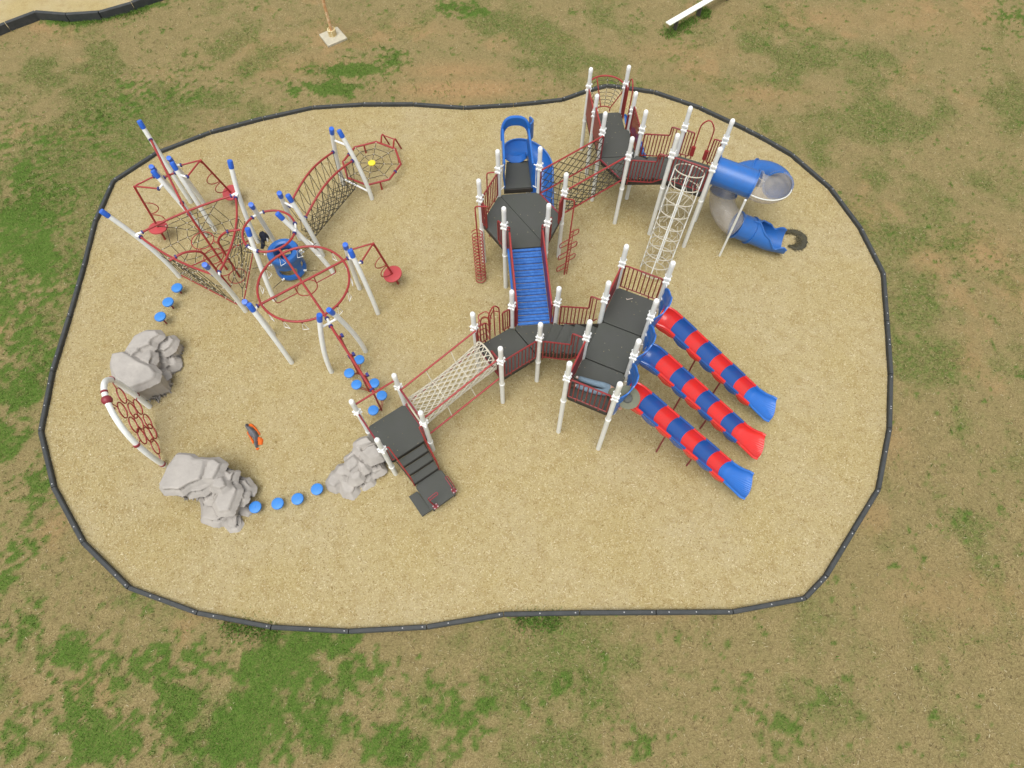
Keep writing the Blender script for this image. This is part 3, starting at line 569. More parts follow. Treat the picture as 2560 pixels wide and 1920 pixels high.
lo = [V(-2.82, 4.758), lerp(V(-2.82, 4.758), pl[0], .42), V(-2.13, 4.29), V(-2.433, 4.218)]
lo = [V(-2.82, 4.758), V(-2.60, 4.905), V(-2.19, 4.385), V(-2.433, 4.218)]
build(MB().prism(lo, .10, .18, .006), 'lower_step', 'deck', st, False)
mb = MB()
for q in pl: mb.tube([(*lerp(q, sum(pl)/4, .2), -.05), (*lerp(q, sum(pl)/4, .2), .27)], .03, 8)
for q in (lo[0], lo[3]): mb.tube([(*lerp(q, sum(lo)/4, .25), -.05), (*lerp(q, sum(lo)/4, .25), .1)], .022, 8)
build(mb, 'foot', 'deckedge', st)
dh, dw = nrm(pl[1]-pl[2]), nrm(pl[1]-pl[0])
for c0, ax in ((V(-1.585, 4.86), dh), (V(-2.05, 4.42), None)):
    mb = MB()
    if ax is not None: p, q = c0, c0+ax*.32; base = c0
    else: p, q = V(-2.21, 4.50), V(-1.98, 4.68); base = V(-2.06, 4.43)
    side = V(-(q-p)[1], (q-p)[0]); side = nrm(side)*.035
    mb.tube(rounded([(*(base+side), .36), (*(p+side), .72), (*(q+side), .74), (*(q-side), .74), (*(p-side), .72), (*(base-side), .36)], .05, 4), .013, 8)
    o = build(mb, 'grab_handle', 'maroon', st); build(MB().bar((*(base-nrm(q-p)*.07), .366), (*(base+nrm(q-p)*.07), .366), .13, .012), 'base_plate', 'maroon', o, False)
    for k in (-1, 1):
        for l in (-1, 1): inst('bolt', STK, 'stake', o, (*(base+nrm(q-p)*.05*k+side*1.2*l), .372))
# ---- hexagon tower
hx = V(.359, 12.768); HX = [hx+S*V(math.cos(2.1729-i*PI/3), math.sin(2.1729-i*PI/3)) for i in range(6)]; ZH = 1.91
T4 = thing('deck_tower', 'hexagonal dark deck between the blue slatted bridge and the open spiral slide', 'play tower', (*hx, 0), 'deck towers of the play structure')
for p in HX: post(T4, p, 3.66, ZH)
deckpoly(T4, [HX[0], HX[1], HX[2], HX[3]], ZH, .012); deckpoly(T4, [HX[0], HX[3], HX[4], HX[5]], ZH, .012)
rail(T4, HX[5], HX[0], ZH, .95, 9)
for a, b in ((HX[4], HX[5]), (HX[2], HX[3])): rail(T4, a, lerp(a, b, .32), ZH, .95, 3, .07); rail(T4, lerp(a, b, .70), b, ZH, .95, 3, .07)
for a, b in ((HX[3], HX[4]), (HX[4], HX[3])): rail(T4, a, lerp(a, b, .17), ZH, .95, 1, .06)
build(MB().tube(rounded([(*HX[0], ZH+.93), (*(HX[0]+V(-.34, -.04)), ZH+.95), (*(HX[0]+V(-.36, -.06)), ZH-.1), (*(HX[0]+V(-.36, -.06)), 0)], .1, 5), .02, 8), 'grab_pole', 'red', T4)
# ---- back towers
Tb = {k: V(*v) for k, v in {'1': (2.618, 17.674), '2': (3.832, 17.763), '3': (2.727, 16.46), '4': (3.937, 16.55), '5': (2.847, 15.267), '6': (4.052, 15.325), '7': (3.544, 14.236)}.items()}; ZA, ZB = 1.56, 1.91
T5 = thing('deck_tower', 'back deck with maroon solid panels and a barred rail beyond the dark net bridge', 'play tower', (3.3, 16, 0), 'deck towers of the play structure')
for k in '1234': post(T5, Tb[k], 3.29, ZA)
for k in '567': post(T5, Tb[k], 3.64, ZB)
deckpoly(T5, [Tb[k] for k in '1342'], ZA); deckpoly(T5, [Tb[k] for k in '3564'], ZB); deckpoly(T5, [Tb[k] for k in '576'], ZB)
solid(T5, Tb['1'], Tb['3'], ZA, 1.05); solid(T5, Tb['3'], Tb['5'], ZB, 1.0); rail(T5, Tb['6'], Tb['4'], ZB, .95, 10)
a, b = Tb['4'], Tb['2']; rail(T5, a, lerp(a, b, .3), ZA, .95, 2, .07); rail(T5, lerp(a, b, .7), b, ZA, 1.1, 3, .07)
build(MB().tube(rounded([(*lerp(a, b, .3), ZA), (*lerp(a, b, .3), ZA+1.5), (*lerp(a, b, .5), ZA+1.75), (*lerp(a, b, .7), ZA+1.5), (*lerp(a, b, .7), ZA)], .22, 6), .02, 8), 'entry_arch', 'red', T5)
Up = {k: V(*v) for k, v in {'1': (5.16, 14.814), '2': (6.268, 14.29), '3': (4.66, 13.748), '4': (5.75, 13.21)}.items()}; ZU = 2.44
T6 = thing('deck_tower', 'high square deck on four white posts that the blue tube slide leaves from', 'play tower', (*sum(Up.values())/4, 0), 'deck towers of the play structure')
for p in Up.values(): post(T6, p, 4.18, ZU)
deckpoly(T6, [Up[k] for k in '1342'], ZU); rail(T6, Up['3'], Up['4'], ZU, .95, 10)
a, b = Up['1'], Up['2']; rail(T6, a, lerp(a, b, .33), ZU, .95, 3, .07); rail(T6, lerp(a, b, .70), b, ZU, .95, 3, .07)
p, q = lerp(a, b, .35), lerp(a, b, .68); build(MB().tube(rounded([(*p, ZU), (*p, ZU+1.3), (*lerp(p, q, .5), ZU+1.55), (*q, ZU+1.3), (*q, ZU)], .2, 6), .02, 8), 'entry_arch', 'red', T6)
for e in (p, q): build(MB().box((*e, ZU+.3), (.055, -.03, 0), (.014, .028, 0), (0, 0, .17)), 'grip_plate', 'red', T6)
steps(T6, Tb['7'], Tb['6'], Up['3'], Up['1'], ZB, ZU, 3); stair_rail(T6, Tb['6'], Up['1'], ZB, ZU, 10); stair_rail(T6, Tb['7'], Up['3'], ZB, ZU, 10)
# wear marks are in the rubber; a pale stick lies on the slide deck
o = build(MB().tube([(3.128, 9.545, ZS+.012), (3.137, 9.509, ZS+.012), (3.30, 9.542, ZS+.02)], [.011, .013, .008], 6), 'stick', 'stick'); tag(o, 'short pale bent stick lying on the dark slide deck', 'stick')

# ================================================================== three striped slides
ax_s = nrm(V(.886, -.465)); sn = V(-ax_s[1], ax_s[0])
def slide(i, first, label):
    t0 = lerp(QQ[i], QQ[i+1], .47)+out*.16; t = thing('straight_slide', label, 'slide', (*(t0+ax_s*1.8), 0), 'striped slides side by side'); nsec = 8; Ltot = 3.98
    zf = lambda s: ZS+.02-.05*s if s < .2 else (2.42-(s-.2)*(2.42-.36)/(3.15) if s < 3.2 else .478-.178*math.sin(min(1, (s-3.2)/.7)*PI/2))
    for k in range(nsec):
        s0 = k*.432; s1 = (k+1)*.432 if k < nsec-1 else Ltot+.0; last = k == nsec-1; s0 -= .025 if k else 0
        m = ('sred' if (k+first) % 2 == 0 else 'sblue'); m = 'lblue' if last and m == 'sblue' else m
        up_ = .012 if k % 2 else 0
        def fn(u, v, s0=s0, s1=s1, last=last, up_=up_):
            s = s0+(s1-s0)*u; fl = (1+.42*u*u) if last else 1; w = .285*fl*(1-.12*max(0, u-.85)/.15 if last else 1); x = (v-.5)*2; e = abs(x)
            h = .30-math.sqrt(max(.0, .30**2-(min(e, .99)*.302)**2))*1.0+.008
            h *= (1-.35*u) if last else 1; rd = .006*math.sin(v*PI*26)*u if last and e < .7 else 0
            hh = h+up_+rd; th = math.atan2(zf(s-.03)-zf(s+.03), .06); p = t0+ax_s*(s-(.10*e*e*u if last else 0)+hh*math.sin(th))+sn*w*x; return (p[0], p[1], zf(s)+hh*math.cos(th))
        o = build(MB().sheet(fn, 10 if not last else 18, 40 if last else 24, .022), 'slide_section', m, t)
        if last: o.name = 'slide_exit'; o['label'] = ('flared red' if m == 'sred' else 'flared bright blue')+' exit section of the slide'
        for sg in (-1, 1):     # rolled rim
            build(MB().tube([A3(fn(k_/12, .5+.5*sg))+V(*(sn*sg*.022), -.002) for k_ in range(13)], .036, 8), 'rim', m, o)
        if not last:           # scalloped skirt under each rim
            for sg in (-1, 1):
                def sk(u, v, s0=s0, s1=s1, sg=sg):
                    s = s0+(s1-s0)*u; th = math.atan2(zf(s-.03)-zf(s+.03), .06); p = t0+ax_s*(s+.27*math.sin(th))+sn*sg*.34; d = (.10+.11*math.sin(u*PI))*v; p = p-sn*sg*.03*v; return (p[0], p[1], zf(s)+.27*math.cos(th)-d)
                build(MB().sheet(sk, 8, 3, .015), 'skirt', m, o)
    for s, zt in ((1.35, .0), (2.25, .0)):
        p = t0+ax_s*s; b = p-sn*.0; build(MB().tube([(*b, -.05), (*p, zf(s)+.01)], .024, 8), 'support_leg', 'maroon', t)
slide(0, 0, 'striped red and blue slide with a blue exit, farthest from the camera of the three')
slide(1, 1, 'striped slide with a flared red exit, middle of the three')
slide(2, 0, 'striped red and blue slide with a blue exit, nearest the camera beside the lying person')

# ================================================================== blue slatted bridge
bt = thing('slatted_bridge', 'blue slatted bridge between maroon side panels going up to the hexagonal deck', 'bridge', (.55, 10.5, 0))
A0, A1, B0, B1 = HX[4], HX[3], Rp['2'], Rp['5']; NS = 24
zz = lambda f: ZH-.03+(ZR+.03-ZH+.03)*f
SLAT = None
for k in range(NS):
    f = (k+.5)/NS; l, r = lerp(A0, B0, f), lerp(A1, B1, f); p, q = lerp(l, r, .13), lerp(l, r, .87); d = nrm(q-p); w = 2.38/NS*.5
    mb = MB(); fw = V(-d[1], d[0]); sec = [(-w*.86, -.05), (-w*.86, -.012), (-w*.6, .004), (w*.5, .004), (w*.8, -.012), (w*.86, -.05)]; z = zz(f)+.01
    if k % 2: z -= .022
    vs = [(*(e-fw*y), z+h) for e in (p, q) for y, h in sec]; m = len(sec); mb.add(vs, [tuple(range(m)), tuple(range(2*m-1, m-1, -1))]+[(x, (x+1) % m, (x+1) % m+m, x+m) for x in range(m)])
    build(mb, 'slat', 'blueslat', bt, False)
for u in (.085, .915):
    p, q = lerp(lerp(A0, A1, u), lerp(B0, B1, u), 0), lerp(lerp(A0, A1, u), lerp(B0, B1, u), 1)
    o = build(MB().bar((*p, zz(0)+.0), (*q, zz(1)+.0), .07, .12), 'side_beam', 'lblue', bt, False)
    v = .03 if u < .5 else -.03; p, q = lerp(lerp(A0, A1, u+v), lerp(B0, B1, u+v), .01), lerp(lerp(A0, A1, u+v), lerp(B0, B1, u+v), .99)
    mb = MB(); mb.bar((*p, zz(0)+.44), (*q, zz(1)+.44), .03, .76); o = build(mb, 'side_panel', 'maroon', bt, False)
    mb = MB().tube(rounded([(*p, zz(0)+.05), (*p, zz(0)+.86), (*q, zz(1)+.86), (*q, zz(1)+.05)], .12, 5), .026, 8)
    for e, base, z in ((p, HX[4] if u < .5 else HX[3], ZH), (q, Rp['2'] if u < .5 else Rp['5'], ZR)): mb.tube([(*e, z+.86), (*lerp(e, base, .92), z+.9)], .018, 8)
    build(mb, 'edge_tube', 'red', o)
# ================================================================== rope work
def net(fn, nu, nv, r=.010, k=3):               # diagonal diamond mesh on a surface fn(u,v)
    mb = MB()
    for i in range(-nv, nu+1):
        for sg in (1, -1):
            pts = []
            for j in range(nv*k+1):
                v = j/(nv*k); u = (i+(v*nv if sg > 0 else nv-v*nv))/nu
                if -1e-6 <= u <= 1+1e-6: pts.append(fn(u, v))
            if len(pts) > 1: mb.tube(pts, r, 5)
    return mb
def clips(pts, r=.02):
    mb = MB()
    for p in pts: mb.ball(p, r, 6)
    return mb
def net_nodes(fn, nu, nv):
    return [fn(i/nu, j/nv) for i in range(nu+1) for j in range(nv+1) if (i+j) % 2 == 0]
# ---- dark net bridge between hexagon and back deck
nb = thing('net_bridge', 'dark rope net bridge with red rails linking the hexagonal deck and the back deck', 'bridge', (2.2, 14.06, 0), 'rope bridges between decks')
a0, a1, b0, b1 = HX[1], HX[2], Tb['5'], Tb['7']
mb = MB()
for e0, e1 in ((a0, b0), (a1, b1)):
    o_ = lerp(lerp(a0, a1, .5), e0, .86), lerp(lerp(b0, b1, .5), e1, .86)
    for z in (.95, .0): build(MB().tube(rounded([(*o_[0], ZH+z), (*o_[1], ZB+z)], .1), .026, 10), 'rail', 'red', nb)
    build(MB().tube([(*o_[0], ZH), (*o_[0], ZH+.95)], .022, 8), 'end_post', 'maroon', nb); build(MB().tube([(*o_[1], ZB), (*o_[1], ZB+.95)], .022, 8), 'end_post', 'maroon', nb)
    side = lambda u, v, P=o_: (*lerp(P[0], P[1], u), ZH+.03+.90*v-.05*math.sin(u*PI))
    build(net(side, 7, 3, .0125, 2), 'side_net', 'rope', nb); build(clips(net_nodes(side, 7, 3), .018), 'rope_clips', 'clip', nb, stuff=True)
def flo(u, v):
    p, q = lerp(lerp(a0, a1, .5), a0, .86), lerp(lerp(a0, a1, .5), a1, .86); r_, s_ = lerp(lerp(b0, b1, .5), b0, .86), lerp(lerp(b0, b1, .5), b1, .86)
    e = lerp(lerp(p, q, v), lerp(r_, s_, v), u); return (*e, ZH-.02-.16*math.sin(v*PI)-.05*math.sin(u*PI))
build(net(flo, 9, 4, .0125, 2), 'floor_net', 'rope', nb); build(clips(net_nodes(flo, 9, 4), .019), 'rope_clips', 'clip', nb, stuff=True)
for e0, e1, z in ((a0, a1, ZH), (b0, b1, ZB)): build(MB().tube([(*lerp(e0, e1, .07), z), (*lerp(e0, e1, .93), z)], .024, 8), 'end_rail', 'maroon', nb)
# ---- cream net tunnel
nt = thing('net_tunnel', 'cream rope net tunnel slung between red rails from the lowest deck to the middle deck', 'tunnel', (-1.6, 7.4, 0), 'rope bridges between decks')
Pa, Pb = lerp(Vp['2'], Vp['3'], .5), lerp(Rp['4'], Rp['1'], .5); dT = nrm(Pb-Pa); sT = V(-dT[1], dT[0]); LT = np.linalg.norm(Pb-Pa)
def tun(u, v):
    c = lerp(Pa, Pb, .02+.96*u); z = ZV+.46+(ZR-ZV)*u; rr = .44-.05*math.sin(u*PI); a = 2*PI*v; p = c+sT*rr*math.cos(a); return (p[0], p[1], z+rr*.95*math.sin(a)-.03*math.sin(u*PI))
mb = MB(); nv = 18; nu = 10
for k in range(nv):
    for sg in (1, -1): mb.tube([tun(j/40, k/nv+sg*j/40*nu/nv*.8) for j in range(41)], .0125, 5)
build(mb, 'tunnel_net', 'wrope', nt)
for u in (.0, 1.): build(MB().tube([tun(u, v/24) for v in range(24)], .024, 6, True), 'end_ring', 'wrope', nt)
for u in (.33, .66): build(MB().tube([tun(u, v/24) for v in range(24)], .016, 6, True), 'strap_ring', 'wrope', nt)
for sg in (1, -1):
    for zo, w in ((1.02, .52), (.02, .56)):
        pa, pb = Pa+sT*sg*w, Pb+sT*sg*w; o = build(MB().tube([(*pa, ZV+zo), (*pb, ZR+zo)], .026, 10), 'rail', 'red', nt)
        for u in (.33, .66):
            p = lerp((*pa, ZV+zo), (*pb, ZR+zo), u); q = tun(u, (.13 if sg > 0 else .37) if zo > .5 else (.93 if sg > 0 else .57)); build(MB().tube([p, q], .012, 6), 'strap', 'wrope', nt)
for e0, e1, z in ((Vp['2'], Vp['3'], ZV), (Rp['1'], Rp['4'], ZR)): build(MB().tube([(*lerp(e0, e1, .05), z+.0), (*lerp(e0, e1, .95), z+.0)], .022, 8), 'end_rail', 'maroon', nt)
# ---- leaning cylinder net climber
ct = thing('rope_tube_climber', 'tall leaning white rope and hoop tube climber in front of the high square deck', 'climber', (4.62, 12.2, 0))
c0, c1 = V(4.62, 12.2, .03), V(5.17, 13.36, 3.22); axc = nrm(c1-c0); Xc = nrm(np.cross(V(0, 0, 1), axc)); Yc = np.cross(axc, Xc)
def cyl(u, a, r=.43): return c0+(c1-c0)*u+(Xc*math.cos(a)+Yc*math.sin(a))*r
def hoop(u): 
    return [(lambda p: (p[0], p[1], max(.02, p[2])))(cyl(u, 2*PI*k/28)) for k in range(28)]
for u in (0, .1, .2, .3, .4, .5, .62, .74, .87, 1): build(MB().tube(hoop(u), .017, 6, True), 'hoop', 'wrope', ct)
for a in (-PI/2, PI/2, 0, PI): build(MB().tube([cyl(0, a), cyl(.5, a), cyl(1, a)], .026 if a == -PI/2 else .018, 8), 'upright', 'white', ct)
mb = MB()
for k in range(7):
    a = 2*PI*k/7+.2
    for i, u in enumerate(np.arange(.05, .95, .1)): mb.tube([cyl(u, a), cyl(u+.1, a+.4*(1 if i % 2 else -1)+0), ], .009, 5)
build(mb, 'zigzag_rope', 'wrope', ct); build(clips([cyl(u, -PI/2, .455) for u in np.arange(.1, 1, .1)], .016), 'fixings', 'deckedge', ct, stuff=True)
# ---- coil climber and trapeze ladder on the hexagon
kt = thing('coil_climber', 'red corkscrew coil climber on a pole hanging left of the hexagonal deck', 'climber', (-.96, 11.93, 0))
f0, f1 = V(-.955, 11.93, 0), V(-1.0, 12.42, 2.9)
build(MB().tube(rounded([f0, f1, (-.62, 12.33, 2.98)], .1), .021, 8), 'pole', 'red', kt)
ax = nrm(f1-f0); X_ = nrm(np.cross(ax, V(0, 1, 0))); Y_ = np.cross(ax, X_); mb = MB()
mb.tube([f0+ax*(.04+1.95*i/420)+(X_*math.cos(i*PI/14)+Y_*math.sin(i*PI/14))*.16 for i in range(421)], .0145, 6); build(mb, 'coil', 'red', kt)
zt = thing('loop_climber', 'red climber of alternating rounded loops on a double pole right of the slatted bridge', 'climber', (1.75, 12.14, 0))
f0, f1 = V(1.735, 12.13, 0), V(1.88, 12.75, 2.75); d = f1-f0
build(MB().tube(rounded([f0, f1, (1.56, 12.72, 2.84)], .1), .021, 8), 'pole', 'red', zt)
g0 = f0+V(.075, .02, 0); mb = MB(); mb.tube([g0, g0+d*.62+V(.03, .02, .0)], .014, 6)
for k in range(1, 15): mb.tube([f0+d*k*.042, g0+d*(k*.042+.02)], .009, 5)
build(mb, 'lattice', 'red', zt)
for k in range(6):
    sg = 1 if k % 2 else -1; u = .13+.083*k; c = f0+d*u; w = V(.36, .22, 0)*sg*.8; h = V(0, 0, .15)
    build(MB().tube(rounded([c-h*.6, c+w-h*.6, c+w+h*.9, c+h*.9], .09, 5), .016, 8), 'loop_rung', 'red', zt)
# ---- fan-shaped net lookout on the back deck
ft = thing('fan_net', 'fan-shaped rope net with an arched red rim on the far edge of the back deck', 'climber', (3.22, 17.75, 0))
m0 = lerp(Tb['1'], Tb['2'], .5); eT = nrm(Tb['2']-Tb['1']); oT = V(-eT[1], eT[0])
def fan(u, v):
    a = PI*(.0+1.0*u); r = .22+.42*v; p = m0+eT*(-math.cos(a))*r+oT*(math.sin(a)*r*(.55+.45*v)+.05); return (p[0], p[1], ZA+.12+.78*v)
build(MB().tube([fan(i/24, 1) for i in range(25)], .028, 8), 'rim', 'red', ft); build(MB().tube([fan(i/16, 0) for i in range(17)], .02, 8), 'inner_rim', 'red', ft)
for u in (0, .38, 1): build(MB().tube([fan(u, v/6) for v in range(7)], .018, 8), 'rib', 'red', ft)
for u in (0, 1): p = fan(u, 0); build(MB().tube([p, (p[0], p[1], ZA)], .017, 6), 'foot', 'red', ft)
mb = MB()
for k in range(1, 8): mb.tube([fan(i/24, k/8) for i in range(25)], .009, 5)
for u in (.19, .57, .78): mb.tube([fan(u, v/6) for v in range(7)], .009, 5)
build(mb, 'rope_net', 'rope', ft); build(clips([fan(u, k/8) for u in (.19, .57, .78) for k in range(9)], .016), 'rope_clips', 'clip', ft, stuff=True)
for p, q in ((Tb['1'], fan(0, 1)), (Tb['2'], fan(1, 1))): build(MB().tube([(p[0], p[1], q[2]), q], .022, 8), 'bracket', 'cap', ft)
# ---- blue moulded climber on the east side of the back deck
wt = thing('moulded_climber', 'blue moulded stepped climber behind the barred rail of the back deck', 'climber', (4.9, 16.6, 0))
eW = nrm(Tb['2']-Tb['4']); oW = V(eW[1], -eW[0]); cW = lerp(Tb['4'], Tb['2'], .5)
def wave(u, v):
    s = u; p = cW+oW*(.05+s*.95)+eW*(v-.5)*.62*(1-.15*math.sin(u*PI)); z = ZA-.02-(ZA-.05)*s**1.1+.07*math.sin(u*PI*10)+.09*abs(v-.5)**2*4; return (p[0], p[1], z)
build(MB().sheet(wave, 50, 8, .03), 'climbing_face', 'lblue', wt)
for v in (0, 1): build(MB().tube([tuple(A3(wave(u/30, v))+V(0, 0, .02)) for u in range(31)], .035, 8), 'side_rim', 'blue', wt)

# ================================================================== tube slide
ts = thing('tube_slide', 'blue and clear spiral tube slide leaving the high square deck on the right', 'slide', (7.4, 13.9, 0))
d0 = V(.915, -.403, 0); n0 = V(.403, .915, 0); S0 = V(6.06, 13.74, 2.84); RT, RH = .405, .72; L1 = 1.18; E1 = S0+d0*L1+V(0, 0, -.10); CH_ = E1+n0*RH
def helix(a):                                    # a in turns, counter-clockwise
    t = 2*PI*a; p = CH_+(-n0*math.cos(t)+d0*math.sin(t))*RH; return p+V(.10*a, .10*a, -1.86*a)
def sect(path, m, name, r=RT, n=24, flange=True, part=(0, 1)):
    P = [A3(p) for p in path]; k = len(P); T = [nrm(P[min(i+1, k-1)]-P[max(i-1, 0)]) for i in range(k)]; mb = MB()
    def fn(u, v):
        i = min(int(round(u*(k-1))), k-1); t = T[i]; X = nrm(np.cross(t, V(0, 0, 1))); Y = np.cross(X, t); a = 2*PI*(part[0]+(part[1]-part[0])*v)
        return P[i]+(X*math.cos(a)+Y*math.sin(a))*r
    mb.sheet(fn, k-1, n, .014); o = build(mb, name, m, ts)
    if flange:
        for i in (0, k-1):
            t = T[i]; fm = MB().rev(P[i], [(r-.005, -.014), (r+.045, -.014), (r+.045, .014), (r-.005, .014), (r-.005, -.014)], n*1, t)
            fm.f = fm.f[:-2]; build(fm, 'flange', 'blue' if m != 'clear' else m, o)
    return o
sect([S0+(E1-S0)*i/8 for i in range(9)], 'blue', 'tube_section')
for q in range(4):
    a0, a1 = q/4, (q+1)/4; sect([helix(a0+(a1-a0)*i/14) for i in range(15)], ('clear', 'blue', 'blue', 'clear')[q], 'tube_section')
for a_ in (0., PI):                              # pale moulded seam flanges of the clear bends
    for q0, q1 in ((0, .25),):
        pts = []
        for i in range(15):
            u = q0+(q1-q0)*i/14; t = nrm(helix(u+.01)-helix(u-.01)); X = nrm(np.cross(t, V(0, 0, 1))); pts.append(helix(u)+X*math.cos(a_)*(RT+.008))
        build(MB().tube(pts, .017, 6), 'seam_flange', 'white', ts)
H1 = helix(1.); ex = nrm(V(.95, -.18, 0)); Q1 = H1+ex*.50+V(0, 0, -.17)
sect([H1+(Q1-H1)*i/6 for i in range(7)], 'blue', 'tube_section')
Q2 = V(8.93, 13.02, .42)
def flume(u, v):
    c = lerp(Q1, Q2, u)*1.; c[2] = Q1[2]+(.46-Q1[2])*(math.sin(u*PI/2)); a = PI*(1.02+.96*v) if u > .12 else PI*(.80-.0+1.4*v)
    cov = 1.98-.95*float(sstep(.05, .75, u))+.10*math.sin(u*PI*5)*float(sstep(0, .2, u)); a = PI*(1.5-cov/2+cov*v)
    X = nrm(np.cross(nrm(Q2-Q1)*V(1, 1, 0), V(0, 0, 1))); r = RT*(1.02+.02*u); p = c+X*math.cos(a)*r*1.0; rim = .03*math.sin(u*PI*3)*abs(v-.5)*2
    p[2] = max(.05, c[2]+math.sin(a)*r+rim); return p
build(MB().sheet(flume, 24, 22, .02), 'exit_flume', 'blue', ts)
def rimp(v): return [A3(flume(u/24, v))+V(0, 0, .012) for u in range(25)]
for v in (0, 1): build(MB().tube(rimp(v), .03, 8), 'flume_rim', 'blue', ts)
pp = V(6.88, 12.81, 0); build(MB().tube([pp+V(0, 0, -.05), pp+V(0, 0, 2.6)], .036, 10), 'support_pole', 'white', ts)
build(MB().tube([(8.5, 13.1, -.05), (8.5, 13.1, .1)], .04, 8), 'exit_foot', 'maroon', ts)
# dark scuffed fall mat ring at the tube exit
mb = MB(); cm_ = V(9.42, 13.42)
def ringf(u, v):
    a = -2.2+4.3*u; w = .02+.15*math.sin(u*PI)**.8*(.8+.3*vnoise(np.array([u*22]), np.array([3.]), 4)[0]); r = .30+(v-.15)*w*1.5; return (cm_[0]+r*math.cos(a)*.92, cm_[1]+r*math.sin(a), .03+.014*math.sin(v*PI))
mb.sheet(ringf, 60, 6, .012); o = build(mb, 'fall_mat', 'wear', None)
n_ = 900; a_ = RNG.uniform(-2.3, 2.25, n_); r_ = .30+RNG.normal(0, .085, n_)*np.sin((a_+2.3)/4.55*PI)**.5+.03; wm = NT('dark_fibre')
slivers('loose_fibres', np.stack([cm_[0]+r_*np.cos(a_)*.92, cm_[1]+r_*np.sin(a_)], -1), RNG.uniform(.04, .12, n_), RNG.uniform(.008, .02, n_), wm.out(wm.ramp(wm.attr('tint'), [(0, (.03, .027, .018)), (1, (.12, .105, .06))])), .028+RNG.rand(n_)*.03, RNG.rand(n_), .5).parent = o; tag(o, 'dark crescent of exposed ground mat in the chips at the tube slide exit', 'mat')
# ================================================================== spiral slide
sp = thing('spiral_slide', 'blue open spiral slide with an arched hood behind the hexagonal deck', 'slide', (.5, 15, 0))
build(MB().prism([V(-.17, 13.97), V(.70, 14.04), V(.585, 15.15), V(-.09, 15.09)], ZH-.03, ZH+.03), 'entry_floor', 'deck', sp, False)
build(MB().bar((-.18, 13.93, ZH-.05), (.72, 14.0, ZH-.05), .03, .16), 'entry_riser', 'deckedge', sp, False)
for x0, x1 in ((-.15, -.19), (.70, .60)):
    def wall(u, v, x0=x0, x1=x1):
        y = 14.0+1.38*u; return (x0+(x1-x0)*u+.02*math.sin(v*9), y, ZH-.05+v*(1.06+.06*u))
    build(MB().sheet(wall, 6, 8, .035), 'side_wall', 'blue', sp)
    build(MB().tube([(x0, 13.99, ZH+1.02), (x0+(x1-x0), 15.38, ZH+1.06)], .035, 8), 'wall_rim', 'lblue', sp)
    b = HX[0] if x0 < 0 else HX[1]; mb = MB()
    for z in (.12, 1.0): mb.tube([(*b, ZH+z), (x0, 14.02, ZH+z)], .015, 6)
    mb.tube([((b[0]+x0)/2, (b[1]+14.02)/2, ZH+.12), ((b[0]+x0)/2, (b[1]+14.02)/2, ZH+1.0)], .012, 6); build(mb, 'bracket', 'cap', sp)
def hoodf(u, v):
    a = PI*(1-u); x = .205+.43*math.copysign(abs(math.cos(a))**.75, math.cos(a)); h = math.sin(a)**.6; y = 15.36+.16*h*(1-v*.3)+.07*v; return (x, y, ZH+.66+.74*h-(.34-.05*h)*v)
build(MB().sheet(hoodf, 30, 5, .05), 'hood', 'blue', sp)
build(MB().tube([A3(hoodf(i/30, 0)) for i in range(31)], .045, 8), 'hood_rim', 'lblue', sp)
def lobe(u, v): y = 15.38+.46*u; return (.66+.10*math.sin(u*PI), y, ZH+.62+.62*v-.1*u)
build(MB().sheet(lobe, 8, 6, .05), 'hood_lobe', 'blue', sp)
cs = V(.62, 15.38); Rs, Ws = .42, .42
def bowl(u, v):
    if u < .1:
        f = u/.1; c = V(cs[0]-Rs, 15.06+(cs[1]-15.06)*f); n = V(-1, 0); z = ZH-.02-.04*f
    elif u < .78:
        f = (u-.1)/.68; a = PI*(1-f*1.02); c = V(cs[0]+math.cos(a)*Rs, cs[1]+math.sin(a)*Rs*1.1); n = V(math.cos(a), math.sin(a)*1.05); z = ZH-.06-.92*f
    else:
        f = (u-.78)/.22; a = PI*(1-1.02); p0 = V(cs[0]+math.cos(a)*Rs, cs[1]+math.sin(a)*Rs*1.1); c = p0+V(.0, -1.45)*f; n = V(1, 0); z = ZH-.98-.62*math.sin(f*PI/2)
    x = (v-.5)*2; e = abs(x); w = Ws*(1 if x > 0 else .8); ri = .06+.36*e**2.4*(1 if x > 0 else .6) if e < .9 else .06+.36*.78*(1 if x > 0 else .6)+(.02-.5*(e-.9))
    p = c+n*x*w; return (p[0], p[1], z+ri*(1 if u < .78 else 1-.3*f))
build(MB().sheet(bowl, 60, 24, .025), 'slide_bowl', 'lblue', sp)
build(MB().tube([bowl(i/60, .955) for i in range(61)], .03, 8), 'outer_rim', 'blue', sp)
build(MB().tube([(.60, 15.2, -.05), (.60, 15.2, ZH-.3)], .05, 10), 'support_pole', 'white', sp)
build(clips([A3(bowl(.86+.07*k, .99))+V(.05, 0, -.03) for k in range(2)], .03), 'bolt_caps', 'cap', sp, stuff=True)
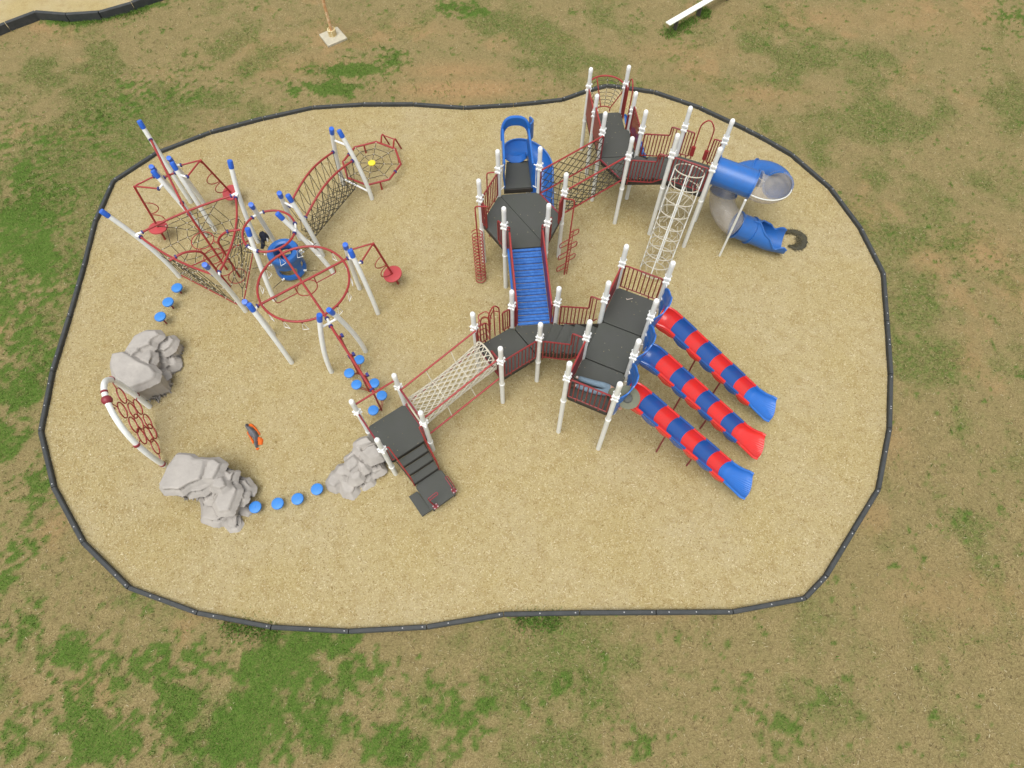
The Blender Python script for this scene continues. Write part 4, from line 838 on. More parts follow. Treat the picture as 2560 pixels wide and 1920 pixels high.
# ================================================================== rope play area on arched white poles
BCAP = MB().rev((0, 0, 0), [(.074, 0), (.08, .02), (.08, .22), (.074, .245), (.02, .25)], 16).mesh('cap')
CLAMP = MB().rev((0, 0, 0), [(.03, -.025), (.062, -.022), (.062, .022), (.03, .025)], 14).mesh('clamp')
def aim(v): return Vector(tuple(map(float, v))).to_track_quat('Z', 'Y').to_euler()
def pole(t, g, top, z, pw=1.7, r=.071, name='pole', n=12):
    g, top = A3(g)[:2], A3(top)[:2]
    fn = lambda f: V(*(g+(top-g)*f**pw), z*f) if f > 0 else V(*g, -.05)
    pts = [fn(i/n) for i in range(n+1)]; o = build(MB().tube(pts, r, 14), name, 'white', t)
    d = nrm(pts[-1]-pts[-2]); inst('cap', BCAP, 'capblue', o, pts[-1]-d*.13, aim(d)); return fn
def clamp(t, p, d): return inst('clamp', CLAMP, 'navyclamp', t, p, aim(d))
def stub(t, a, b): return build(MB().tube([a, b], .034, 10), 'stub', 'cap', t)
FR = {}
def aframe(key, g1, g2, t1, t2, z, label, low=False, hi=True):
    t = thing('arched_frame', label, 'frame', (*((A3(g1)+A3(g2))/2), 0), 'pairs of arched white poles'); f1 = pole(t, g1, t1, z); f2 = pole(t, g2, t2, z)
    if hi: build(MB().tube([f1(.84), f2(.84)], .034, 10), 'cross_bar', 'cap', t)
    if low: build(MB().tube([f1(.13), f2(.13)], .034, 10), 'cross_bar', 'cap', t)
    FR[key] = (f1, f2, t, z); return t
aframe('N', (-5.407, 8.665), (-4.453, 9.359), (-5.06, 8.92), (-4.79, 9.11), 2.62, 'pair of arched white poles in front of the big red ring, nearest the camera')
aframe('A4', (-4.857, 11.668), (-4.185, 10.718), (-4.64, 11.31), (-4.45, 11.06), 2.57, 'pair of arched white poles right of the big red ring')
aframe('A2', (-5.843, 16.086), (-4.79, 15.421), (-5.54, 15.79), (-5.25, 15.67), 2.63, 'pair of arched white poles beside the octagonal web net', True)
aframe('A3', (-7.05, 13.70), (-6.20, 13.0), (-6.82, 13.31), (-6.52, 13.18), 2.5, 'pair of arched white poles at the near end of the hanging net bridge', True)
aframe('A5', (-11.013, 14.877), (-10.248, 13.885), (-10.84, 14.39), (-10.71, 14.16), 2.54, 'left pair of arched white poles behind the triangle net', False, False)
aframe('A6', (-10.574, 15.25), (-9.991, 14.12), (-10.42, 14.78), (-10.25, 14.52), 2.5, 'right pair of arched white poles behind the triangle net', False, False)
aframe('A7', (-7.36, 9.99), (-6.645, 8.99), (-7.11, 9.43), (-6.94, 9.28), 2.6, 'pair of arched white poles left of the big red ring')
# ---- triangle of leaning poles with web nets
tri = thing('triangle_net_climber', 'big triangular rope web climber with red bars on three leaning white poles', 'climber', (-9.19, 12.22, 0))
CT = V(-9.19, 12.22); SB = [V(-8.432, 13.59), V(-10.754, 12.207), V(-8.371, 10.856)]; SF = []
for g, l in zip(SB, ((.22, .44), (-.66, 0.0), (.2, -.52))): SF.append(pole(tri, g, g+V(*l), 3.02, 1.9))
ZT = 2.1; CL = []
for i, f in enumerate(SF): p = f(ZT/3.02); CL.append(V(p[0], p[1], ZT))
def side(i, j, bul):
    a, b = CL[i], CL[j]; m = (a+b)/2; o = nrm((m[:2]-CT)); d = nrm(b-a); p, q = a+d*.18-V(*(nrm(a[:2]-CT)*.06), 0), b-d*.18-V(*(nrm(b[:2]-CT)*.06), 0)
    return lambda u: V(*(lerp(p, q, u)[:2]+o*bul*4*u*(1-u)), ZT)
SD = {(1, 0): side(1, 0, .10), (1, 2): side(1, 2, .12), (0, 2): side(0, 2, .20)}
for (i, j), fn in SD.items():
    o = build(MB().tube(arc(fn, 16), .034, 10), 'ring_bar', 'red', tri)
    for e, k in ((0, i), (1, j)): p = fn(e); d = fn(.03)-fn(0) if e == 0 else fn(1)-fn(.97); clamp(tri, p, d); stub(tri, p, SF[k](ZT/3.02))
def wall(i, j, fn):
    a, b = SB[i], SB[j]; low = lambda u: V(*lerp(a, b, .08+.84*u), .24)
    W = lambda u, v: low(u)*(1-v)+fn(u)*v
    build(MB().tube([low(k/10) for k in range(11)], .021, 6), 'bottom_bar', 'red', tri)
    hub = (.5, .56); rim = [(0, .05), (.18, 0), (.5, 0), (.82, 0), (1, .05), (1, .55), (.86, 1), (.62, 1), (.38, 1), (.14, 1), (0, .55)]; mb = MB(); cl = []
    for (u, v) in rim: mb.tube([W(hub[0]+(u-hub[0])*s, hub[1]+(v-hub[1])*s) for s in (0, .5, 1)], .010, 5); cl.append(W(hub[0]+(u-hub[0])*.96, hub[1]+(v-hub[1])*.96))
    for s in (.3, .56, .8):
        ring = [(hub[0]+(u-hub[0])*s*(1+.07*math.sin(7*u+5*s)), hub[1]+(v-hub[1])*s) for u, v in rim]; mb.tube([W(*q) for q in ring], .010, 5, True); cl += [W(*q) for q in ring]
    build(mb, 'web_net', 'rope', tri); build(clips(cl, .023), 'rope_clips', 'clip', tri, stuff=True)
for (i, j), fn in SD.items(): wall(i, j, fn)
# poles and rings in the middle of the triangle
pc = V(-9.845, 13.242, ZT); pb = V(-9.27, 12.48, 0)
mt = thing('centre_pole_climber', 'red poles with round foot loops in the middle of the triangular net', 'climber', (*pb, ) if False else (-9.2, 12.3, 0))
build(MB().tube(rounded([pc, pc+(pb+V(0, 0, ZT)-pc)*.25, pb], .3), .036, 10), 'straight_pole', 'red', mt); clamp(mt, lerp(pc, pb, .1), pb-pc)
p0 = V(-7.99, 12.35, ZT); build(MB().tube(rounded([p0, (-8.4, 12.25, ZT+.04), (-8.75, 12.17, ZT-.25), (-8.797, 12.182, 0)], .4, 7), .036, 10), 'curved_pole', 'red', mt); clamp(mt, (-8.33, 12.26, ZT+.03), (1, .2, 0))
p1 = V(-9.82, 11.25, ZT); build(MB().tube(rounded([p1, (-9.45, 11.5, ZT+.06), (-9.1, 11.75, ZT-.2), (-9.05, 11.8, 0)], .4, 7), .036, 10), 'curved_pole', 'red', mt); clamp(mt, (-9.66, 11.37, ZT+.02), (.37, .25, 0))
for c, r in (((-9.32, 12.36, 1.62), .33), ((-9.2, 12.2, 1.05), .3), ((-9.0, 12.05, .62), .27), ((-8.72, 12.0, .30), .28)): 
    build(MB().tube([(c[0]+r*math.cos(k*PI/14), c[1]+r*math.sin(k*PI/14), c[2]) for k in range(28)], .016, 6, True), 'foot_loop', 'red', mt)
build(MB().tube([(-8.99, 12.36, 1.62), (-8.79, 12.18, 1.66)], .016, 6), 'link', 'red', mt); build(MB().tube([(-9.32, 12.03, 1.62), (-9.1, 11.75, 1.7)], .016, 6), 'link', 'red', mt)
# ---- single tall leaning pole and its beam
u_ = nrm(V(-.5, .866)); s1 = thing('single_pole', 'tallest single white pole with a blue cap holding the long red beam, far left', 'pole', (*(pc[:2]+u_*2.45), 0))
fS = pole(s1, pc[:2]+u_*2.45, pc[:2]+u_*2.92, 2.98, 1.8); q = fS(.845); build(MB().tube([q, lerp(q, pc+V(0, 0, .05), .5), pc+V(0, 0, .05)], .036, 10), 'beam', 'red', s1); clamp(s1, q-V(*(u_*.05), 0), pc-q); clamp(s1, lerp(pc, q, .06), pc-q)
bb = thing('support_bar', 'short red bar clamped between the two pole pairs under the long red beam', 'bar', (-10.5, 14.44, 0)); a, b = V(-10.65, 14.36, 2.2), V(-10.38, 14.54, 2.2)
build(MB().tube([a, b], .034, 10), 'tube', 'red', bb)
for e in (a, b): clamp(bb, e, b-a)
# ---- tilted spinner poles
def spinner(key, a1, a2, top, foot, fdisc, label):
    t = thing('spinner_pole', label, 'spinner', (*foot, 0), 'spinner poles with round seats'); tp = V(*top, 2.2); ft_ = V(*foot, 0); f1, f2, _, z = FR[key]
    for a, f in ((a1, f1), (a2, f2)): p = V(*a, 2.2); build(MB().tube(rounded([p, lerp(p, tp, .93), tp-V(0, 0, .12)], .1), .026, 8), 'arm', 'red', t); clamp(t, p, tp-p); stub(t, p, f(2.2/z))
    build(MB().tube([tp, ft_-V(0, 0, .05)], .036, 10), 'pole', 'red', t); ax = ft_-tp
    c = tp+ax*fdisc; build(MB().rev(c, [(.27, -.03), (.30, -.02), (.30, .02), (.27, .03)], 24, nrm(ax)), 'seat_disc', 'redpod', t)
    sd_ = nrm(np.cross(nrm(ax), nrm(V(*a1, 0)-V(*a2, 0)))); sd_ = nrm(V(*a1, 2.2)+V(*a2, 2.2)-2*tp)
    for k in (.3, .52): build(MB().tube([tp+ax*(k+.1*(1-math.cos(i*PI/12)))+sd_*.34*math.sin(i*PI/12) for i in range(13)], .015, 6), 'hand_loop', 'red', t)
spinner('A5', (-11.0, 14.387), (-10.718, 13.897), (-11.503, 14.011), (-11.593, 13.751), .76, 'tilted red spinner pole with a round seat, on the far left')
spinner('A6', (-10.254, 14.858), (-9.951, 14.371), (-9.69, 15.062), (-9.46, 15.46), .80, 'tilted red spinner pole with a round seat, behind the triangle net')
spinner('A4', (-4.581, 11.485), (-4.257, 11.036), (-3.976, 11.711), (-3.615, 11.84), .74, 'tilted red spinner pole with a round seat, right of the big red ring')
# ---- small ring on three inward leaning poles, with the barrel
sr = thing('small_ring_frame', 'small red and white ring on three inward leaning white poles above the blue barrel', 'frame', (-7.15, 12.34, 0)); CR = V(-7.15, 12.34); RR = .776
S5, S6, S7 = V(-7.83, 13.5), V(-7.53, 11.274), V(-5.765, 12.283)
for g, l in ((S5, (.30, -.70)), (S6, (.07, .57)), (S7, (-.89, .13))): pole(sr, g, g+V(*l), 2.6, 1.3)
angs = [math.atan2(*(g+V(*l)-CR)[::-1]) for g, l in ((S5, (.30, -.62)), (S6, (.07, .5)), (S7, (-.8, .12)))]; angs = sorted(angs); rp = lambda a: V(CR[0]+RR*math.cos(a), CR[1]+RR*math.sin(a), 2.05)
for i, a in enumerate(angs):
    nx_ = angs[(i+1) % 3]+(2*PI if i == 2 else 0); build(MB().tube([rp(a-.24+.48*k/6) for k in range(7)], .034, 10), 'corner_tube', 'cap', sr)
    build(MB().tube([rp(a+.24+(nx_-a-.48)*k/16) for k in range(17)], .034, 10), 'ring_arc', 'red', sr)
    for e, s_ in ((a+.24, 1), (a-.24, 1)): clamp(sr, rp(e), rp(e+.02)-rp(e))
bar_ = thing('barrel_climber', 'blue moulded hollow barrel climber hung on ropes under the small ring', 'climber', (-7.1, 12.4, 0)); CB = V(-7.1, 12.4)
def brl(a, z, r): return (CB[0]+r*math.cos(a), CB[1]+r*math.sin(a), z)
mb = MB(); prof = [(.30, .80), (.30, 1.02), (.36, 1.06), (.47, 1.05), (.50, 1.0), (.50, .86), (.465, .80), (.465, .60), (.44, .58), (.42, .6), (.42, .80), (.30, .80)]
mb.rev((*CB, 0), prof, 36); mb.f = mb.f[:-2]; build(mb, 'upper_ring', 'blue', bar_)
mb = MB(); mb.rev((*CB, 0), [(.40, .14), (.40, .30), (.465, .30), (.48, .26), (.48, .14), (.40, .14)], 36); mb.f = mb.f[:-2]; build(mb, 'lower_ring', 'lblue', bar_)
for a in (.3, 1.35, 2.4, 3.6, 4.0+.0, 5.75):
    build(MB().sheet(lambda u, v, a=a: brl(a+(u-.5)*(.42+.25*abs(v-.5)**2*4), .28+.34*v, .46), 5, 5, .035), 'side_web', 'blue', bar_)
mb = MB(); cl = []
for k, a in enumerate((.1, .35, -.35, 2.6, 3.3, 3.75, 4.4, 1.5)):
    z = (.95, .7, .25, .7, .95, .7, .22, .7)[k]; p = brl(a, z, .5); e = brl(a, z+.25, 1.05); mb.tube([p, e], .010, 5); cl += [p, lerp(p, e, .12)]
build(mb, 'hanging_ropes', 'rope', bar_); build(clips(cl, .035), 'rope_fixings', 'cap', bar_, stuff=True)
# ---- big ring with cross bars and white hanging triangles
br = thing('big_ring_frame', 'big round red overhead ring with two crossing bars and white hanging grips', 'frame', (-5.80, 10.33, 0)); CBR = V(-5.80, 10.33); ZR2 = 2.22; RB = 1.275
big = lambda a, r=RB, z=ZR2: V(CBR[0]+r*math.cos(a), CBR[1]+r*math.sin(a), z)
build(MB().tube([big(2*PI*k/48) for k in range(48)], .034, 10, True), 'ring', 'red', br)
x0, x1, y0, y1 = V(-6.96, 9.58, ZR2+.0), V(-4.66, 11.16, ZR2), V(-5.0, 9.15, ZR2), V(-6.68, 11.55, ZR2-.02)
build(MB().tube([x0, x1], .034, 10), 'cross_bar', 'red', br); build(MB().tube([y0, y1], .034, 10), 'cross_bar', 'red', br)
for p, d, e in ((x0, x1-x0, lerp(FR['A7'][0](.85), FR['A7'][1](.85), .5)), (x1, x1-x0, lerp(FR['A4'][0](.85), FR['A4'][1](.85), .5)), (y0, y1-y0, lerp(FR['N'][0](.85), FR['N'][1](.85), .5))): clamp(br, p, d); stub(br, p, e)
for k in range(15):
    a = 2*PI*k/15+.2; p = big(a); build(MB().box(p-V(0, 0, .045), (.024, 0, 0), (0, .024, 0), (0, 0, .03)), 'grip_block', 'maroon', br, False)
    t_ = V(-math.sin(a), math.cos(a), 0); h0 = p-V(0, 0, .07); build(MB().tube([h0, h0-V(0, 0, .34)+t_*.085, h0-V(0, 0, .34)-t_*.085], .009, 6, True), 'hanging_grip', 'cap', br)
dx = nrm(x1-x0); dy = V(-dx[1], dx[0], 0)
mid_ = (x0+x1)/2+V(.0, .03, 0); zl = V(0, 0, -.34)
build(MB().tube([mid_+zl+dx*.30*math.cos(k*PI/12)+dy*.26*math.sin(k*PI/12) for k in range(24)], .016, 6, True), 'centre_loop', 'red', br)
for s_ in (1, -1):
    build(MB().tube(rounded([mid_+dx*s_*.30+V(0, 0, .0), mid_+zl+dx*s_*.30, mid_+zl+dx*s_*.30], .05), .016, 6), 'loop_hanger', 'red', br)
    build(MB().tube(rounded([mid_+dx*s_*.95, mid_+zl+dx*s_*.93, mid_+zl+dx*s_*.3], .08), .016, 6), 'hand_bar', 'red', br)
# ---- beam from the near arch to the low deck with hanging poles and pods
bm_ = thing('overhead_beam', 'long red overhead beam with blue clamps from the near arch to the lowest deck', 'beam', (-4.2, 7.9, 0)); b0_, b1_ = V(-4.87, 8.90, 2.27), V(-3.50, 6.84, 2.34)
build(MB().tube([b0_, b1_], .036, 10), 'beam_tube', 'red', bm_); clamp(bm_, b0_+V(.02, -.03, 0), b1_-b0_); clamp(bm_, lerp(b0_, b1_, .96), b1_-b0_); stub(bm_, b0_, lerp(FR['N'][0](.84), FR['N'][1](.84), .5))
POD = MB().rev((0, 0, 0), [(.10, -.035), (.148, -.03), (.152, .0), (.148, .022), (.135, .03), (.03, .03), (.025, .036), (.01, .036)], 24).mesh('pod_top')
for k, (px_, py_) in enumerate(((-3.788, 7.366), (-4.207, 7.977), (-4.573, 8.556))):
    t = thing('hanging_pole', ('hanging red pole with two blue foot pods, nearest the lowest deck', 'middle hanging red pole with two blue foot pods under the beam', 'hanging red pole with two blue foot pods, nearest the arched poles')[k], 'climber', (px_, py_, 0), 'hanging poles with foot pods')
    build(MB().tube([(px_, py_, .06), (px_, py_, 2.28)], .028, 8), 'pole', 'red', t)
    d = nrm(b1_-b0_); q = V(px_, py_, 2.28); 
    for s_ in (-1, 1): build(MB().box(q+V(-d[1], d[0], 0)*.06*s_-V(0, 0, .03), d*.05, V(-d[1], d[0], 0)*.035, (0, 0, .035)), 'hanger_clamp', 'navyclamp', t, False)
    for c, z in (((( -3.92, 7.169), .5), ((-3.73, 7.65), .45)), (((-4.477, 7.984), .5), ((-3.97, 8.023), .5)), (((-4.725, 8.361), .5), ((-4.474, 8.8), .5)))[k]:
        inst('pod_top', POD, 'pod', t, (*c, z)); c = V(*c); p = V(px_, py_); s_ = nrm(V(-(c-p)[1], (c-p)[0]))*.03
        for w in (-1, 1): build(MB().tube(rounded([(*(c+s_*w), z-.03), (*(c+s_*w), z-.13), (*(p+s_*w*.5), .12)], .06), .012, 6), 'pod_arm', 'red', t)
# ---- stepping pods
pods = [(-10.549, 11.565, .31, 'blue stepping pod nearest the triangle net, farthest from the rocks'), (-10.667, 10.989, .37, 'middle blue stepping pod of the three behind the left rock'), (-10.764, 10.436, .40, 'blue stepping pod nearest to the left rock'),
 (-6.898, 4.503, .22, 'low blue stepping pod touching the large front rock'), (-6.318, 4.597, .21, 'low blue stepping pod, second from the large front rock'), (-5.801, 4.718, .21, 'low blue stepping pod, third from the large front rock'), (-5.312, 4.981, .21, 'low blue stepping pod nearest the small rock by the lowest deck')]
for x, y, z, lab in pods:
    t = thing('stepping_pod', lab, 'stepping pod', (x, y, 0), 'stepping pods'); inst('pod_top', POD, 'pod', t, (x, y, z)).scale = (1.12, 1.12, 1.1) if z > .3 else (1.08, 1.08, 1.1)
    build(MB().tube([(x, y, -.05), (x, y, z-.03)], .024, 8), 'stem', 'maroon', t)
# ---- hanging net bridge
hb = thing('hanging_net_bridge', 'sagging dark rope net bridge between arched red rails leading to the octagonal web', 'bridge', (-6, 14.6, 0), 'rope bridges between decks')
ra0, ra1 = FR['A3'][0](.66), FR['A2'][0](.66); rb0, rb1 = FR['A3'][1](.66), FR['A2'][1](.66)
def railc(a, b): d = nrm(b-a); a, b = a+d*.12, b-d*.12; return lambda u: lerp(a, b, u)+V(0, 0, .26*math.sin(u*PI))
ra, rb = railc(ra0, ra1), railc(rb0, rb1)
for f, e0, e1 in ((ra, ra0, ra1), (rb, rb0, rb1)):
    build(MB().tube(arc(f, 14), .034, 10), 'rail', 'red', hb)
    for e, p in ((0, e0), (1, e1)): clamp(hb, f(e), f(.04)-f(0) if e == 0 else f(1)-f(.96)); stub(hb, f(e), p)
def sag(u, v): p = lerp(ra(u), rb(u), v); h = p[2]-.28; return V(p[0], p[1], p[2]-h*min(1, math.sin(v*PI)**.42))
build(net(sag, 8, 6, .010, 3), 'rope_net', 'rope', hb); build(clips(net_nodes(sag, 8, 6), .02), 'rope_clips', 'clip', hb, stuff=True)
build(net(lambda u, v: lerp(sag(u, .16), sag(u, .84), v), 8, 3, .010, 1), 'floor_net', 'rope', hb)
# ---- octagonal web
ow = thing('octagon_web', 'low red octagon frame with a dark rope spider web and a yellow centre disc', 'climber', (-4.845, 16.753, 0)); OC = V(-4.845, 16.753); a_ = math.atan2(.07, -1.032)
ov = [OC+1.03*V(math.cos(a_-i*PI/4), math.sin(a_-i*PI/4)) for i in range(8)]; zo = .36
for i in range(8):
    p, q = ov[i], ov[(i+1) % 8]; build(MB().tube([(*lerp(p, q, -.015), zo), (*lerp(p, q, 1.015), zo)], .036, 10), 'frame_bar', 'red', ow)
    if i in (1, 5, 3, 7): m = lerp(p, q, .42); build(MB().tube([(*m, -.05), (*m, zo)], .033, 8), 'leg', 'red', ow)
for i, u in ((0, .5), (4, .5)): p = lerp(ov[i], ov[i+1], u); clamp(ow, (*p, zo), (*(ov[i+1]-ov[i]), 0))
mb = MB(); cl = []
for i in range(8):
    mb.tube([(*OC, zo), (*lerp(OC, ov[i], .5), zo-.02), (*ov[i], zo)], .011, 5); cl += [(*lerp(OC, ov[i], s), zo) for s in (.95,)]
for s in (.42, .70): mb.tube([(*lerp(OC, q, s), zo-.015) for q in ov], .011, 5, True); cl += [(*lerp(OC, q, s), zo-.015) for q in ov]
build(mb, 'spider_web', 'rope', ow); build(clips(cl, .024), 'rope_clips', 'clip', ow, stuff=True)
build(MB().rev((*OC, zo), [(.12, -.03), (.13, -.02), (.13, .02), (.11, .035), (.02, .04)], 24), 'centre_disc', 'yellow', ow)
h0, h1 = lerp(ov[2], ov[3], .25), lerp(ov[2], ov[3], .9); od_ = nrm((h0+h1)/2-OC)
for h in (h0, h1): build(MB().tube(rounded([(*h, zo), (*(h+od_*.12), .62), (*(h+od_*.2), .62), (*(h+od_*.42), -.05)], .08), .03, 8), 'grab_hoop', 'red', ow)
build(MB().tube([(*(h0+od_*.18), .6), (*(h1+od_*.18), .6)], .02, 8), 'grab_bar', 'red', ow)
# ---- white arch with red hoops between the rocks
aw = thing('hoop_arch', 'white arched pipe with a red ball holding a net of red hoops between two rocks', 'climber', (-10.17, 6.7, 0)); B1_ = V(-10.593, 7.591); dA = V(.4277, -.9039)
ap = [(0, -.05), (0, .6), (0, 1.2), (.04, 1.7), (.17, 2.1), (.42, 2.38), (.75, 2.5), (1.05, 2.46), (1.38, 2.28), (1.68, 1.93), (1.86, 1.5), (1.96, 1.0), (2.0, .5), (1.99, -.05)]
AP = lambda s, z: V(*(B1_+dA*s), z)
for k in range(2): ap = [ap[0]]+[((ap[i][0]*(3 if j else 1)+ap[i+1][0]*(1 if j else 3))/4, (ap[i][1]*(3 if j else 1)+ap[i+1][1]*(1 if j else 3))/4) for i in range(len(ap)-1) for j in (1, 0)]+[ap[-1]]
build(MB().tube([AP(*q) for q in ap], .075, 16), 'arch_pipe', 'white', aw); build(MB().ball(AP(1.02, 2.44), .13, 20), 'ball', 'maroon', aw)
def band(s, z, d): return build(MB().rev(AP(s, z), [(.078, -.03), (.086, -.028), (.086, .028), (.078, .03)], 16, V(*(dA*d[0]), d[1])), 'band', 'maroon', aw)
for s, z, d in ((.80, 2.49, (1, -.05)), (1.24, 2.31, (1, -.65)), (1.91, 1.4, (.3, -1)), (2.0, .12, (.0, 1)), (.11, 1.97, (.4, 1)), (-.02, .72, (0, 1))): band(s, z, d)
hc = [(.44, 1.60), (.98, 1.74), (.71, 1.16), (.40, .78), (.97, .95), (1.24, 1.30), (1.46, .98), (1.22, .55), (.70, .38), (1.50, .30), (.97, .14+.1)]; hr = .225
for s, z in hc: build(MB().tube([AP(s+hr*math.cos(k*PI/12), z+hr*math.sin(k*PI/12)) for k in range(24)], .019, 6, True), 'hoop', 'red', aw)
for p, q in (((.18, 1.95), (.34, 1.80)), ((-.0, .72), (.18, .76)), ((1.02, 2.3), (1.0, 1.97)), ((1.9, 1.35), (1.64, 1.12)), ((1.98, .12), (1.7, .22)), ((.40, 1.0), (.43, 1.38)), ((.97, .48), (.97, .72))): build(MB().tube([AP(*p), AP(*q)], .015, 6), 'link', 'red', aw)
# ================================================================== moulded rocks
def rock(name_label, plates, st, k, seed, loc, under=.34):
    pts = np.array([p for pl_, z in plates for p in pl_]); mx = max(z for _, z in plates)/k+.12
    x = np.arange(pts[:, 0].min()-mx, pts[:, 0].max()+mx, st); y = np.arange(pts[:, 1].min()-mx, pts[:, 1].max()+mx, st); X, Y = np.meshgrid(x, y, indexing='ij'); H = np.full(X.shape, -1.)
    wob = .04*(fbm(X, Y, 4, 3, seed)-.5); rs = np.random.RandomState(seed)
    for pl_, z in plates:
        n = len(pl_); dmin = np.full(X.shape, 9.)
        for i in range(n):
            a, b = np.array(pl_[i]), np.array(pl_[(i+1) % n]); d = b-a; t = np.clip(((X-a[0])*d[0]+(Y-a[1])*d[1])/(d@d+1e-9), 0, 1); dmin = np.minimum(dmin, np.hypot(X-a[0]-t*d[0], Y-a[1]-t*d[1]))
        ins = inside(X, Y, pl_); sd_ = np.where(ins, -dmin, dmin)+wob; c = np.mean(pl_, axis=0); tl = rs.normal(0, .09, 2)
        h = z+(X-c[0])*tl[0]+(Y-c[1])*tl[1]-np.where(sd_ > 0, k*sd_, 0)-.045*np.exp(-((np.minimum(sd_, 0)/.03)**2))+.015*(fbm(X, Y, 5, 3, seed+3)-.5)
        step = .19; q = h/step+.6*fbm(X, Y, 2, 2, seed+1); hs_ = np.where(sd_ > 0.01, step*(np.floor(q)+sstep(.1, .5, q-np.floor(q))-.6*fbm(X, Y, 2, 2, seed+1)), h); core = z-.07-1.3*np.maximum(sd_, 0)-9*np.maximum(sd_-.13, 0); H = np.maximum(H, np.maximum(hs_*.5+h*.5, core))
    H += .012*(fbm(X, Y, 9, 4, seed+9)-.5); Hm = H.copy()
    for _ in range(18):                          # undercut the steep sides so that the slabs overhang
        Hm = np.maximum(Hm, np.maximum(np.maximum(np.roll(Hm, 1, 0), np.roll(Hm, -1, 0)), np.maximum(np.roll(Hm, 1, 1), np.roll(Hm, -1, 1))))
    Gx, Gy = np.gradient(np.maximum(H, 0), st); gm_ = np.hypot(Gx, Gy)+1e-6; sh = under*sstep(1., 4., gm_)*np.clip((Hm-H)/np.maximum(Hm, .3), 0, 1)*np.clip(Hm, 0, 1); X0, Y0 = X, Y; X = X+Gx/gm_*sh; Y = Y+Gy/gm_*sh; keep = np.minimum(np.minimum(H[:-1, :-1], H[1:, :-1]), np.minimum(H[:-1, 1:], H[1:, 1:])) > -.12
    o = link('moulded_rock', grid_mesh('moulded_rock', X-loc[0], Y-loc[1], np.maximum(H, -.3), {}, keep), 'rock', None, (*loc, 0)); o.data.set_sharp_from_angle(angle=R(50)); tag(o, name_label, 'rock', 'moulded climbing rocks'); return o
rock('grey moulded climbing rock with stacked slabs behind the white hoop arch', D['rockA'], .016, 11, 21, (-10.2, 8.6), .24)
rock('largest grey moulded climbing rock, at the front end of the hoop arch', D['rockB'], .016, 11, 22, (-8.2, 5.2))
rock('small rounded grey moulded rock leaning against the lowest deck', D['rockC'], .016, 8, 23, (-4.4, 5.4))
# ================================================================== person
def skinmesh(name, verts, edges, radii, m, parent, root=0, sub=2):
    me = bpy.data.meshes.new(name); o_ = org(parent); me.from_pydata([tuple(A3(v)-o_) for v in verts], edges, []); o = link(name, me, m, parent)
    md = o.modifiers.new('skin', 'SKIN'); md.use_smooth_shade = True
    for i, r in enumerate(radii): me.skin_vertices[0].data[i].radius = (r, r); me.skin_vertices[0].data[i].use_root = i == root
    s = o.modifiers.new('sub', 'SUBSURF'); s.levels = sub; s.render_levels = sub; return o
pe = thing('person', 'person in jeans and wide hat lying face down at the end of the slide deck', 'person', (2.2, 6.75, ZS))
z0 = ZS
hip, chest, neck, head = V(2.40, 6.74, z0+.14), V(2.60, 6.50, z0+.25), V(2.70, 6.40, z0+.38), V(2.79, 6.345, z0+.44)
bv = [hip, lerp(hip, chest, .5)+V(0, 0, .01), chest, neck, head-V(.0, 0, .02),
      V(2.40, 6.84, z0+.12), V(2.02, 6.97, z0+.10), V(1.66, 7.12, z0+.08), V(1.60, 7.16, z0+.06),
      V(2.34, 6.66, z0+.12), V(1.96, 6.76, z0+.09), V(1.60, 6.90, z0+.08), V(1.54, 6.91, z0+.06),
      V(2.70, 6.58, z0+.27), V(2.78, 6.60, z0+.12), V(2.80, 6.46, z0+.16),
      V(2.54, 6.36, z0+.27), V(2.46, 6.40, z0+.10), V(2.58, 6.30, z0+.12)]
be = [(0, 1), (1, 2), (2, 3), (3, 4), (0, 5), (5, 6), (6, 7), (7, 8), (0, 9), (9, 10), (10, 11), (11, 12), (2, 13), (13, 14), (14, 15), (2, 16), (16, 17), (17, 18)]
rr = [.12, .12, .13, .055, .085, .08, .055, .04, .035, .08, .055, .04, .035, .06, .042, .032, .06, .042, .032]
skinmesh('body', bv, be, rr, 'skin', pe)
skinmesh('trousers', [bv[i] for i in (0, 1, 5, 6, 7, 9, 10, 11)], [(0, 1), (0, 2), (2, 3), (3, 4), (0, 5), (5, 6), (6, 7)], [.145, .13, .10, .078, .066, .10, .078, .066], 'denim', pe)
skinmesh('shirt', [lerp(bv[0], bv[1], .3)]+[bv[i] for i in (1, 2, 3, 13, 14, 16, 17)], [(0, 1), (1, 2), (2, 3), (2, 4), (4, 5), (2, 6), (6, 7)], [.14, .142, .152, .07, .085, .062, .085, .062], 'olive', pe)
for a, b in ((7, 8), (11, 12)):
    p = bv[b]; d = nrm(p-bv[a]); o = skinmesh('boot', [p-d*.05+V(0, 0, .01), p+d*.03, p+d*.07+V(0, 0, -.02), p+d*.17+V(0, .0, -.035)], [(0, 1), (1, 2), (2, 3)], [.055, .056, .055, .036], 'shoe', pe); build(MB().ball(p-d*.06+V(0, 0, .03), .03, 8), 'sock', 'lace', o)
